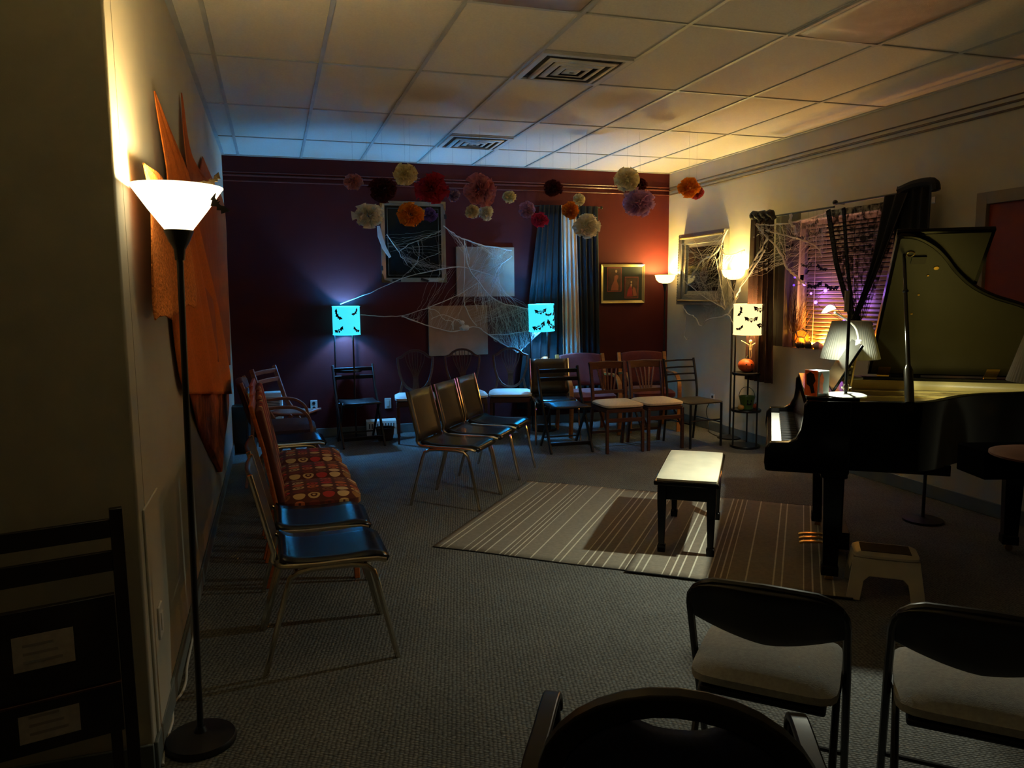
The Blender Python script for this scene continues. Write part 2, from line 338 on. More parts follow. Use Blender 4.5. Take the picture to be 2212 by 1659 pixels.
def vent(y, label):
    t = thing('ceiling_vent', label, 'air vent', (X0+3.5*S, y, CEIL), 0, 'square ceiling vents')
    MB().span((-.28, -.28, -.001), (.28, .28, .004)).build('backing', 'vent_dark', t)
    mb = MB()
    for r0, r1 in ((.255, .292),):
        for s in (-1, 1): mb.span((-r1, s*(r0+r1)/2-(r1-r0)/2, -.012), (r1, s*(r0+r1)/2+(r1-r0)/2, .002)); mb.span((s*(r0+r1)/2-(r1-r0)/2, -r0, -.012), (s*(r0+r1)/2+(r1-r0)/2, r0, .002))
    mb.build('frame', 'vent_metal', t)
    for r in (.225, .165, .105, .05):
        mb = MB(); a, c = r, r-.034
        vs = [(-a, -a, -.016), (a, -a, -.016), (a, a, -.016), (-a, a, -.016), (-c, -c, -.024), (c, -c, -.024), (c, c, -.024), (-c, c, -.024)]
        mb.add(vs, [(i, (i+1) % 4, (i+1) % 4+4, i+4) for i in range(4)]).build('louvre_ring', 'vent_metal', t, solid=.005)
vent(Y0+S+.5*S+.0, 'square louvred ceiling vent, the larger one nearer the camera'); vent(Y0+5.5*S, 'square louvred ceiling vent, the smaller one near the maroon wall')
# baseboards and picture-rail mouldings
def bb(name, a, c): struct(MB().span(a, c).build(name, 'baseboard_vinyl', bev=.004))
bb('baseboard_back', (XL+.012, BACK-.012, 0), (XR-.012, BACK, .1)); bb('baseboard_left', (XL, CY, 0), (XL+.012, BACK, .1)); bb('baseboard_right', (XR-.012, -1.8, 0), (XR, BACK, .1))
bb('baseboard_partition', (-2.6, CY-.012, 0), (XL-.0, CY, .1))
mb = MB(); 
for z, r in ((2.775, .008), (2.745, .010), (2.690, .007)): mb.tube([(XL, BACK-.008, z), (XR, BACK-.008, z)], r, 8)
struct(mb.build('trim_2', mat('maroon_gloss', (.42, .20, .18), .25)))
mb = MB()
for z, r in ((2.775, .005), (2.735, .008), (2.69, .008)): mb.tube([(XR-.006, -1.8, z), (XR-.008, BACK-.02, z)], r, 8)
struct(mb.build('trim_3', mat('rail_dark', (.36, .30, .23), .5)))
struct(MB().span((-.4306, CY+.06, .0), (-.4306+.008, CY+.36, .86)).build('trim_4', 'cream_wall_paint', bev=.003))
# second window on the right wall, covered with a red-orange panel
mb = MB()
for y in (DY0, DY1): mb.span((XR-.018, y-.04, WZ0), (XR+.02, y+.04, DZ+.04))
mb.span((XR-.018, DY0+.04, DZ-.04), (XR+.02, DY1-.04, DZ+.04)); mb.span((XR-.03, DY0-.06, WZ0-.04), (XR+.02, DY1+.06, WZ0+.02))
w2_ = struct(mb.build('window_2', 'door_frame', bev=.004))
c_ = MB().span((XR+.01, DY0+.04, WZ0+.02), (XR+.03, DY1-.04, DZ-.04)).build('cover_panel', 'door_red', w2_, bev=.003); c_['label'] = 'red-orange panel filling the window'
# window: jambs, frame, glass, blind
mb = MB(); xi = XR+.19
mb.span((XR+.002, WY0, WZ0), (xi, WY1, WZ0+.015)); struct(mb.build('window_sill', 'window_frame_white'))
t = MB(); 
for y in (WY0+.03, WY0+.48, WY1-.03): t.span((xi-.02, y-.03, WZ0+.015), (xi+.02, y+.03, WZ1))
for z in (WZ0+.045, 1.66, WZ1-.03): t.span((xi-.02, WY0, z-.03), (xi+.02, WY1, z+.03))
wnd = struct(t.build('window_1', 'window_frame_white', bev=.004))
struct(MB().span((XR+.24, WY0, WZ0), (XR+.246, WY1, WZ1)).build('glass', mat('night_glass', (.02, .025, .03), .03, noise=False, alpha=.9), wnd))
t = thing('window_blind', 'pale slatted blind in the window lit orange and purple', 'blind', (XR+.145, (WY0+WY1)/2, 0), 0)
MB().span((-.02, -.70, WZ1-.04), (.02, .56, WZ1)).build('headrail', 'blind_white', t)
k = 0; z = WZ0+.04
while z < WZ1-.05:
    mb = MB(); z0 = z
    mb.grid(lambda a, b_: V(((a-.5)*.026, -.70+b_*1.26, z0+(a-.5)*.029+.004*math.sin(PI*a))), 4, 1).build('slat', 'blind_white', t, solid=.002); z += .037
for y in (-.5, -.05, .44): MB().tube([(-.024, y, WZ0+.02), (-.024, y, WZ1-.02)], .002, 5).build('ladder_cord', 'blind_white', t)
# ================================================================ CHAIRS (local: +x faces forward, origin on the floor under the seat)
def rbox(mb, cx, cy, cz, sx, sy, sz, ux=10, crown=0, dip=0, rnd=.09):   # soft rounded slab (cushion)
    n = 10
    def top(a, b):
        x, y = 2*a-1, 2*b-1; k = 1-rnd*(abs(x)**8+abs(y)**8)
        q = max(abs(x), abs(y)); e = (1-q**6)**.5 if q < 1 else 0
        sq = 1-rnd*(abs(x*y)**6)
        return x*sx/2*sq, y*sy/2*sq, e
    for sg in (1, -1):
        def fn(a, b):
            x, y, e = top(a, b); return V((cx+x, cy+y, cz+sg*(sz/2)*(.35+.65*e)+(crown*(1-(2*b-1)**2)*(1-(2*a-1)**2) if sg > 0 else 0)))
        mb.grid(fn, n, n)
    # side wall
    ring = []
    for i in range(4*n):
        k = i//n; t = (i % n)/n; a, b = ((t, 0), (1, t), (1-t, 1), (0, 1-t))[k]; x, y, e = top(a, b); ring.append((cx+x, cy+y))
    vs = [(x, y, cz+sz/2*.35) for x, y in ring]+[(x, y, cz-sz/2*.35) for x, y in ring]; m = 4*n
    mb.add(vs, [(i, (i+1) % m, (i+1) % m+m, i+m) for i in range(m)])
    return mb
def chrome_chair(label, loc, rz, group=None):
    t = thing('chrome_chair', label, 'chair', loc, rz, group)
    mb = MB()     # seat: thin vinyl pad, waterfall front
    def seat(a, b):
        x = -.19+.44*a; z = .452-.012*math.sin(PI*a)-.03*max(0, a-.82)/.18*max(0, a-.82)/.18 + .02*max(0, .1-a)/.1
        return V((x, (b-.5)*.40*(1-.10*max(0, a-.8)/.2), z))
    mb.grid(seat, 14, 6).build('seat', 'black_vinyl', t, solid=.022)
    def back(a, b):
        x = -.205-.085*b - .016*math.sin(PI*a); return V((x, (a-.5)*.395, .475+.355*b))
    MB().grid(back, 8, 6).build('backrest', 'brown_vinyl', t, solid=.018)
    for s in (-1, 1):
        y = s*.207
        p = [(-.292, y, .835), (-.25, y, .66), (-.215, y, .51)] + arc((-.175, y, .49), .045, PI*1.05, PI*1.5, 5, (1, 0, 0), (0, 0, 1)) + [(-.05, y, .438), (.10, y, .44), (.20, y, .436), (.235, y*.97, .425)]
        MB().tube(p, .0105, 8).build('side_rail', 'chrome', t)
        q = [(-.27, s*.232, .0), (-.17, s*.222, .36)] + [(-.155, s*.218, .40), (-.12, s*.214, .418), (-.07, s*.21, .424)]
        MB().tube(q, .0115, 8).build('leg', 'chrome', t)
        q = [(.27, s*.232, .0), (.195, s*.222, .34), (.18, s*.22, .39), (.15, s*.214, .415), (.09, s*.21, .424), (-.07, s*.21, .424)]
        MB().tube(q, .0115, 8).build('leg', 'chrome', t)
    mb = MB()
    for x in (-.13, .15): mb.tube([(x, -.212, .416), (x, .212, .416)], .009, 8)
    mb.build('crossbar', 'chrome', t)
    return t
ch = chrome_chair('nearest black-seated chrome chair in the left row, beside the tall lamp', (.17, 3.325, 0), rad(1), 'chrome vinyl chairs')
dup(ch, 'second black-seated chrome chair of the left row, touching the patterned cushions', (.155, 3.80, 0), 0, 'chrome vinyl chairs')
dup(ch, 'dark-seated chrome chair in the left row beyond the patterned cushions', (.08, 5.98, 0), rad(2), 'chrome vinyl chairs')
a = rad(-35.4)
dup(ch, 'nearest of three brown-backed chrome chairs beside the striped rug', (1.2525, 5.441, 0), a, 'chrome vinyl chairs')
dup(ch, 'middle of three brown-backed chrome chairs in mid-floor', (1.53, 5.83, 0), a, 'chrome vinyl chairs')
dup(ch, 'farthest of three brown-backed chrome chairs, in front of shield-back chair', (1.80, 6.215, 0), a, 'chrome vinyl chairs')
dup(ch, 'chrome chair facing the camera behind a dark folding chair, below small pumpkin', (2.76, 7.40, 0), rad(-100), 'chrome vinyl chairs')

def slat_folding(label, loc, rz, m='espresso_wood', zt=.80, group=None, w=.42, name='wooden_folding_chair'):
    t = thing(name, label, 'folding chair', loc, rz, group)
    for s in (-1, 1):
        y = s*w/2
        MB().tube([(-.27, y, zt), (-.17, y, .55), (.20, y, .0)], 0, flat=(.020, .040), up=(1, 0, .35)).build('stile', m, t, bev=.004)
        MB().tube([(.10, y-s*.026, .44), (-.25, y-s*.026, 0)], 0, flat=(.018, .034), up=(1, 0, -.5)).build('leg', m, t, bev=.004)
    for z in (zt-.045, zt-.125):
        x = -.27+(zt-z)*.40
        MB().tube([(x-.004, -w/2+.006, z), (x-.022, 0, z), (x-.004, w/2-.006, z)], 0, flat=(.014, .042), up=(.35, 0, 1)).build('back_slat', m, t, bev=.003)
    mb = MB(); 
    def seat(a, b): return V((-.16+.38*a, (b-.5)*(w-.055), .447-.012*math.sin(PI*a)+.0*b))
    mb.grid(seat, 8, 4).build('seat', m, t, solid=.018)
    MB().tube([(.14, -w/2, .085), (.14, w/2, .085)], 0, flat=(.016, .040), up=(.3, 0, 1)).build('stretcher', m, t, bev=.003)
    MB().tube([(-.17, -w/2+.03, .10), (-.17, w/2-.03, .10)], .009, 8).build('stretcher', m, t)
    MB().tube([(-.06, -w/2+.01, .425), (-.06, w/2-.01, .425)], .008, 8).build('pivot_rod', m, t)
    return t
fc = slat_folding('dark slatted wooden folding chair under the left blue lamp', (.80, 7.86, 0), rad(-84), group='dark slatted folding chairs')
dup(fc, 'dark slatted wooden folding chair in front of the chrome chair near the curtain', (2.70, 6.90, 0), rad(-93), 'dark slatted folding chairs')
slat_folding('pale wooden folding chair in the far left corner', (.12, 7.42, 0), rad(-28), 'rose_wood', .86)

def shield_chair(label, loc, rz):
    t = thing('shield_back_chair', label, 'dining chair', loc, rz, 'shield-back chairs by the maroon wall')
    rbox(MB(), .01, 0, .465, .42, .46, .055, crown=.012).build('seat_pad', 'white_vinyl', t)
    mb = MB(); mb.span((-.19, -.215, .385), (.20, .215, .44)); mb.build('seat_rail', 'mahogany', t, bev=.006)
    for s in (-1, 1):
        MB().tube([(.185, s*.2, .39), (.185, s*.2, .0)], 0, flat=[(.036, .036), (.022, .022)], up=(1, 0, 0)).build('leg', 'mahogany', t, bev=.003)
        MB().tube([(-.17, s*.19, .40), (-.20, s*.19, .15), (-.25, s*.19, .0)], 0, flat=(.026, .030), up=(1, 0, 0)).build('leg', 'mahogany', t, bev=.003)
    bx = lambda z: -.175-.10*(z-.44)/.5
    # shield outline, closed
    half = [(0, .93), (.05, .925), (.10, .90), (.14, .865), (.17, .855), (.188, .855), (.186, .80), (.172, .70), (.145, .61), (.10, .545), (.05, .515), (0, .508)]
    loop = [V((bx(z), y, z)) for y, z in half] + [V((bx(z), -y, z)) for y, z in half[-2:0:-1]]
    MB().tube(loop, 0, closed=True, flat=(.026, .022), up=(1, 0, 0)).build('shield_frame', 'mahogany', t, bev=.004)
    for s in (-1, 1): MB().tube([(-.165, s*.185, .43), (bx(.53), s*.155, .53), (bx(.60), s*.14, .60)], 0, flat=(.026, .026), up=(1, 0, 0)).build('back_post', 'mahogany', t, bev=.003)
    mb = MB()
    for yt, zt_ in ((-.105, .885), (-.07, .905), (-.03, .92), (.0, .925), (.03, .92), (.07, .905), (.105, .885)):
        mb.tube(smooth_path([(bx(zt_), yt, zt_), (bx(.80), yt*.85, .80), (bx(.70), yt*.40, .70), (bx(.63), yt*.22, .63), (bx(.52), yt*.30, .515)], 4), 0, flat=(.008, .010), up=(1, 0, 0))
    mb.box((bx(.65), 0, .65), (.016, .055, .022)); mb.build('splat', 'mahogany', t)
    return t
sh = shield_chair('shield-back chair with white seat, leftmost of the three shield-backs', (1.40, 7.86, 0), rad(-98))
dup(sh, 'shield-back chair below the lower tan canvas, middle of the three', (1.92, 7.86, 0), rad(-98))
dup(sh, 'shield-back chair with its white seat in full view, by the black curtain', (2.41, 7.80, 0), rad(-108))

def bent_armchair(label, loc, rz, fab, group=None, wood='honey_wood'):
    t = thing('bentwood_armchair', label, 'armchair', loc, rz, group)
    rbox(MB(), .02, 0, .42, .50, .48, .11, crown=.015).build('seat_cushion', fab, t)
    def back(a, b, o=0):
        z = .50+.34*b; x = -.21-.09*b-.03*(1-(2*a-1)**2); yy = (a-.5)*(.50-.03*abs(b-.6))
        z += .02*(1-(2*a-1)**2)*b
        return V((x, yy, z))
    MB().grid(back, 10, 6).build('backrest', fab, t, solid=.06, bev=.015)
    for s in (-1, 1):
        y = s*.275
        p = smooth_path([(.20, y, .0), (.225, y, .30), (.225, y, .46), (.20, y, .56), (.12, y, .625), (.0, y, .64), (-.14, y, .63), (-.235, y, .63)], 5)
        MB().tube(p, 0, flat=(.045, .024), up=(1, 0, .4)).build('arm', wood, t, bev=.004)
        p = smooth_path([(-.30, y-s*.006, .0), (-.24, y-s*.006, .35), (-.235, y-s*.006, .62), (-.30, y-s*.006, .85)], 5)
        MB().tube(p, 0, flat=(.040, .026), up=(1, 0, 0)).build('back_post', wood, t, bev=.004)
    mb = MB()
    for x in (-.18, .20): mb.tube([(x, -.27, .35), (x, .27, .35)], 0, flat=(.02, .05), up=(0, 0, 1))
    mb.build('seat_rail', wood, t, bev=.003)
    return t
bent_armchair('bentwood armchair with purple-grey seat in the left row, before the corner', (.03, 6.62, 0), rad(0), 'purple_fabric', wood='rose_wood')
ar = bent_armchair('maroon armchair with pale wooden arms, left of the two, by the curtain', (3.25, 7.62, 0), rad(-93), 'maroon_fabric', 'maroon bentwood armchairs')
dup(ar, 'maroon armchair with pale wooden arms, the right one, nearest the corner lamp', (3.98, 7.62, 0), rad(-100))

def fan_chair(label, loc, rz):
    t = thing('fan_back_chair', label, 'dining chair', loc, rz, 'ivory-seated wooden chairs')
    rbox(MB(), .02, 0, .455, .41, .41, .05, crown=.01).build('seat_pad', 'ivory_fabric', t)
    mb = MB(); mb.span((-.17, -.19, .39), (.20, .19, .43)); mb.build('seat_frame', 'mahogany', t, bev=.005)
    for s in (-1, 1):
        y = s*.185
        MB().tube([(.20, y, .41), (.205, y, 0)], 0, flat=(.028, .028), up=(1, 0, 0)).build('leg', 'mahogany', t, bev=.003)
        MB().tube(smooth_path([(-.26, y*.96, 0), (-.19, y*.96, .40), (-.185, y*.96, .55), (-.235, y*.98, .80), (-.25, y, .84)], 4), 0, flat=(.026, .032), up=(1, 0, 0)).build('back_post', 'mahogany', t, bev=.003)
        MB().tube([(.19, y, .22), (-.0, y, .40)], 0, flat=(.012, .018), up=(1, 0, 1)).build('fold_brace', 'mahogany', t)
    MB().tube([(-.243, -.18, .805), (-.262, 0, .812), (-.243, .18, .805)], 0, flat=(.020, .075), up=(0, 0, 1)).build('top_rail', 'mahogany', t, bev=.005)
    MB().tube([(-.195, -.175, .545), (-.205, 0, .545), (-.195, .175, .545)], 0, flat=(.018, .035), up=(0, 0, 1)).build('lower_rail', 'mahogany', t, bev=.003)
    for k in range(-2, 3):
        MB().tube([(-.203, k*.028, .55), (-.222, k*.040, .67), (-.245, k*.052, .775)], 0, flat=(.016, .010), up=(1, 0, 0)).build('fan_slat', 'mahogany', t)
    MB().tube([(.205, -.18, .32), (.205, .18, .32)], 0, flat=(.014, .040), up=(0, 0, 1)).build('front_stretcher', 'mahogany', t, bev=.003)
    MB().tube([(-.245, -.17, .13), (-.245, .17, .13)], 0, flat=(.014, .028), up=(0, 0, 1)).build('rear_stretcher', 'mahogany', t, bev=.003)
    return t
iv = fan_chair('wooden fan-back chair with ivory seat, left of the pair', (3.18, 6.76, 0), rad(-91))
dup(iv, 'wooden fan-back chair with ivory seat, right of the pair, beside the ladder-back chair', (3.61, 6.765, 0), rad(-89))

t = thing('ladder_back_chair', 'dark metal ladder-back chair with four thin rails by the right wall', 'chair', (4.02, 6.74, 0), rad(-84))
rbox(MB(), .03, 0, .445, .42, .42, .03).build('seat', 'brown_vinyl', t)
for s in (-1, 1):
    y = s*.185
    MB().tube([(.21, y, .435), (.215, y, 0)], .012, 8).build('leg', 'black_metal', t)
    MB().tube(smooth_path([(-.24, y, 0), (-.19, y, .43), (-.20, y, .60), (-.26, y, .85)], 4), .012, 8).build('back_post', 'black_metal', t)
    MB().tube([(.21, y, .24), (-.215, y, .24)], .007, 8).build('side_stretcher', 'black_metal', t)
for z in (.62, .69, .76, .83):
    x = -.20-.06*(z-.60)/.25
    MB().tube([(x, -.185, z), (x-.03, 0, z), (x, .185, z)], 0, flat=(.008, .016), up=(0, 0, 1)).build('back_rail', 'black_metal', t)
MB().tube([(.21, -.185, .27), (.21, .185, .27)], .007, 8).build('front_stretcher', 'black_metal', t)

def cushion_chair(label, loc, rz):
    t = thing('patterned_chair', label, 'chair', loc, rz, 'patterned cushion chairs')
    mb = MB(); mb.span((-.19, -.215, .36), (.23, .215, .395)); mb.build('seat_board', 'orange_wood', t, bev=.01)
    rbox(MB(), .035, 0, .435, .43, .445, .085, crown=.02).build('seat_cushion', 'circle_upholstery', t)
    p = [(-.30, 0, .98), (-.245, 0, .75), (-.19, 0, .42), (-.19, 0, .36)]
    MB().tube(p, 0, flat=(.44, .022), up=(1, 0, .2)).build('back_panel', 'orange_wood', t, bev=.008)
    def bp(a, b_): z = .45+.50*b_; return V((-.178-.11*((z-.42)/.56)+.02, (a-.5)*.42, z))
    MB().grid(bp, 8, 8).build('back_cushion', 'circle_upholstery', t, solid=.035, bev=.01)
    for s in (-1, 1):
        MB().tube([(.20, s*.195, .37), (.21, s*.2, 0)], 0, flat=(.030, .030), up=(1, 0, 0)).build('leg', 'orange_wood', t, bev=.004)
        MB().tube([(-.17, s*.195, .37), (-.26, s*.2, 0)], 0, flat=(.030, .034), up=(1, 0, 0)).build('leg', 'orange_wood', t, bev=.004)
    return t
cc = cushion_chair('circle-patterned cushioned chair nearest the chrome chairs', (.165, 4.285, 0), 0)
dup(cc, 'middle circle-patterned cushioned chair of the left row', (.155, 4.745, 0), 0)
dup(cc, 'farthest circle-patterned cushioned chair of the left row', (.145, 5.205, 0), rad(-1))

# foreground padded folding chairs
def pad_chair(label, loc, rz):
    t = thing('padded_folding_chair', label, 'folding chair', loc, rz, 'padded steel folding chairs')
    rbox(MB(), .045, 0, .445, .385, .40, .06, crown=.012).build('seat_pad', 'grey_fabric', t)
    MB().span((-.13, -.17, .395), (.21, .17, .417)).build('seat_pan', 'black_metal', t, bev=.008)
    # main frame loop: front feet, up to rounded back
    def fr(y, z): return V((.235-.42*z/.80 if z < .80 else -.185, y, z))
    h = [(.215, 0.012), (.215, .45), (.213, .63)] + [(.213-.09+.09*math.cos(a_), .635+.09*math.sin(a_)) for a_ in (0, .35, .7, 1.05, 1.4)]
    P_ = [V((.25-.50*z, y, z)) for y, z in h] + [V((.25-.50*.728, 0, .728))] + [V((.25-.50*z, -y, z)) for y, z in h[::-1]]
    MB().tube(P_, .0115, 8, up=(1, 0, .5)).build('frame', 'black_metal', t)
    def bk(a, b_):
        y = (2*a-1)*.205; lo = .595-.06*(1-abs(2*a-1)**1.5); hi = .723-.03*abs(2*a-1)**6; z = lo+(hi-lo)*b_
        return V((.25-.50*z-.02*(1-(2*a-1)**2), y, z))
    MB().grid(bk, 14, 5).build('backrest', 'black_metal', t, solid=.02, bev=.005)
    for s in (-1, 1):
        MB().tube([(.10, s*.19, .425), (-.05, s*.19, .27), (-.26, s*.19, 0.012)], .0105, 8).build('leg', 'black_metal', t)
        MB().tube([(.23, s*.205, .40), (-.02, s*.2, .43)], 0, flat=(.006, .016), up=(0, 0, 1)).build('hinge_bar', 'black_metal', t)
        mb = MB(); mb.ball((.246, s*.215, .012), .016, 10, 6); mb.ball((-.262, s*.19, .012), .015, 10, 6); mb.build('rubber_foot', 'rug_black', t)
    MB().tube([(-.19, -.19, .10), (-.19, .19, .10)], .008, 8).build('rear_crossbar', 'black_metal', t)
    MB().tube([(.19, -.215, .12), (.19, .215, .12)], .008, 8).build('front_crossbar', 'black_metal', t)
    return t
pc = pad_chair('padded grey folding chair in front of the piano bench, left of the pair', (1.335, 1.80, 0), rad(47))
dup(pc, 'padded grey folding chair cut off by the right edge of the picture', (1.762, 1.475, 0), rad(47))

# navy stacking armchair, bottom centre
t = thing('navy_armchair', 'navy round-backed armchair with metal arms at the bottom edge', 'chair', (.76, 1.33, 0), math.atan2(.88, .47))
rbox(MB(), .03, 0, .45, .46, .47, .07, crown=.015).build('seat_pad', 'navy_fabric', t)
bx = lambda z: -.20-.10*(z-.45)/.42
arch = [(-.205, .0)] if 0 else []
hp = [(.225, .50), (.225, .62)] + [(.225*math.cos(a_), .66+.195*math.sin(a_)) for a_ in [i*PI/16 for i in range(0, 9)]]
loop = [V((bx(z), y, z)) for y, z in hp] + [V((bx(z), -y, z)) for y, z in hp[-2::-1]]
MB().tube(loop, 0, flat=(.045, .030), up=(1, 0, .2)).build('back_frame', 'lamp_bronze', t, bev=.006)
def nb(a, b_):
    x = 2*a-1; top = .66+.165*max(0, 1-x*x)**.5 - .035*max(0, 1-(x/.34)**2)**.5*(1 if abs(x) < .34 else 0)
    z = .50+(top-.50)*b_; return V((bx(z)+.005-.015*(1-x*x), x*.205, z))
MB().grid(nb, 20, 8).build('backrest', 'navy_fabric', t, solid=.035)
for s in (-1, 1):
    y = s*.275
    MB().tube(smooth_path([(-.22, s*.235, .55), (-.16, y, .595), (.0, y, .605), (.14, y, .60), (.185, y, .57), (.19, y, .54)], 5), 0, flat=(.042, .018), up=(.3, 0, 1)).build('arm', 'lamp_bronze', t, bev=.005)
    MB().tube([(.17, y-s*.005, .57), (.19, y-s*.01, .3), (.21, y-s*.02, 0)], .012, 8).build('leg', 'black_metal', t)
    MB().tube([(bx(.5), s*.225, .50), (-.22, s*.225, .42), (-.27, s*.225, 0)], .012, 8).build('leg', 'black_metal', t)
mb = MB()
for x in (-.18, .18): mb.tube([(x, -.25, .41), (x, .25, .41)], .010, 8)
mb.build('seat_frame', 'black_metal', t)

# folded wooden chair leaning on the partition
A = Py(265, 1100, 2.44); t = thing('folded_chair', 'dark folded wooden chair with two paper labels leaning on the wall, lower left', 'folding chair', (A.x, A.y, 0), rad(14))
zt = A.z; wd = .47
tilt = lambda z: .065*z/zt-.035
def fl(name, x0, x1, z0, z1, th, mm='espresso_wood', off=0):
    z = (z0+z1)/2; mb = MB()
    vs = []
    for yy in (-th/2+off, th/2+off):
        for (x, zz) in ((x0, z0), (x1, z0), (x1, z1), (x0, z1)): vs.append((x, tilt(zz)+yy, zz))
    return mb.add(vs, [(0, 1, 2, 3), (4, 5, 6, 7), (0, 1, 5, 4), (1, 2, 6, 5), (2, 3, 7, 6), (3, 0, 4, 7)]).build(name, mm, t, bev=.002)
fl('stile', -.035, 0, 0.0, zt, .026); fl('stile', -wd, -wd+.035, 0.0, zt, .026)
fl('leg', -.075, -.045, 0.0, .50, .022, off=.0); fl('leg', -wd+.045, -wd+.075, 0.0, .50, .022)
fl('back_slat', -wd+.035, -.035, zt-.085, zt-.03, .016); fl('back_slat', -wd+.035, -.035, zt-.185, zt-.125, .016)
fl('seat', -wd+.038, -.038, zt-.50, zt-.245, .024, off=-.026)
fl('lower_panel', -wd+.038, -.038, zt-.66, zt-.515, .02, off=-.018)
fl('seat_edge', -wd+.038, -.038, zt-.513, zt-.505, .03, 'mahogany', off=-.026)
fl('stretcher', -wd+.03, -.03, .04, .10, .02, off=.0)
for nm, z0, z1, off in (('label', zt-.415, zt-.315, -.0395), ('label', zt-.625, zt-.545, -.0295)):
    l = fl(nm, -.30, -.15, z0, z1, .001, 'paper_white', off); l['label'] = 'white paper label'
    for k in range(3): 
        zz = z0+.02+k*.024
        g = fl('print', -.275, -.18-.01*k, zz, zz+.008, .0006, 'paper_text', off-.0009); g.parent = l; g.matrix_parent_inverse.identity()
# ================================================================ LAMPS
def bat_obj(s, parent, fn, name='bat_cutout', m='black_paper'):   # a paper bat mapped through fn(x,y)->point
    n = len(BATP); vs = [fn(x*s, y*s, 0) for x, y in BATP]+[fn(x*s, y*s, 1) for x, y in BATP]
    tr = tessellate_polygon([[V((x, y, 0)) for x, y in BATP]])
    fs = [tuple(a) for a in tr]+[tuple(i+n for i in a) for a in tr]+[(i, (i+1) % n, (i+1) % n+n, i+n) for i in range(n)]
    return MB().add(vs, fs).build(name, m, parent, smooth=0)
# left torchiere
t = thing('floor_lamp', 'lit torchiere floor lamp with white cone shade by the left wall', 'floor lamp', (-.305, 2.69, 0), 0)
t.rotation_euler = (0, rad(.85), 0)
MB().lathe([(.0, 0), (.116, 0), (.118, .012), (.112, .024), (.07, .033), (.022, .042), (.014, .06), (.0, .06)], 32).build('base', 'black_metal', t)
MB().tube([(0, 0, .05), (0, 0, 1.68)], .0105, 10).build('pole', 'black_metal', t)
MB().lathe([(.0, 1.655), (.015, 1.655), (.018, 1.69), (.032, 1.715), (.045, 1.745), (.046, 1.75), (.0, 1.75)], 24).build('socket_cup', 'lamp_bronze', t)
sh_ = MB().shell([(.04, 1.748), (.09, 1.815), (.136, 1.882), (.139, 1.884), (.139, 1.888), (.134, 1.886), (.087, 1.818), (.038, 1.752)], 40).build('shade', 'torch_shade_glow', t)
light('lamp_light', 'POINT', (0, 0, 1.86), 9.5, (1, .84, .46), t, .035)
b_ = thing('bat_decoration', 'dark paper bat clipped on the rim of the torchiere shade', 'paper bat', (-.170, 2.66, 1.88), 0)
for k, (dz, ang, s) in enumerate(((.02, .5, .035), (-.045, -1.0, .045))):
    ca, sa = math.cos(ang), math.sin(ang)
    bat_obj(s, b_, lambda x, y, k2: V((x*ca-y*sa+.01*k, -.003+.0016*k2-.012, dz+x*sa+y*ca)), 'bat_wing', 'lamp_bronze')
# two bowl torchieres in the far corner
def bowl_lamp(label, px, pyt, Y, pole_h=None):
    p = Py(px, pyt, Y); t = thing('torchiere_lamp', label, 'floor lamp', (p.x, p.y, 0), 0, 'bowl torchieres in the corner'); z = p.z
    MB().lathe([(.0, 0), (.125, 0), (.125, .015), (.03, .028), (.012, .04), (0, .04)], 28).build('base', 'black_metal', t)
    MB().tube([(0, 0, .03), (0, 0, z-.16)], .010, 8).build('pole', 'black_metal', t)
    MB().lathe([(0, z-.19), (.013, z-.19), (.020, z-.15), (.032, z-.105), (.032, z-.10), (0, z-.10)], 16).build('socket_cup', 'black_metal', t)
    MB().shell([(.028, z-.10), (.075, z-.085), (.105, z-.055), (.122, z), (.119, z), (.10, z-.052), (.07, z-.08), (.026, z-.095)], 32).build('bowl_shade', 'bowl_shade_glow', t)
    return t, z
t, z = bowl_lamp('lit bowl torchiere in the corner where maroon and cream walls meet', 1437, 594, 8.15); light('lamp_light', 'POINT', (0, 0, z-.035), 17, (1, .80, .26), t, .035)
t, z = bowl_lamp('lit bowl torchiere between the ornate frame and brown curtain', 1585, 583, 6.86); light('lamp_light', 'POINT', (0, 0, z-.035), 15, (1, .80, .28), t, .035)
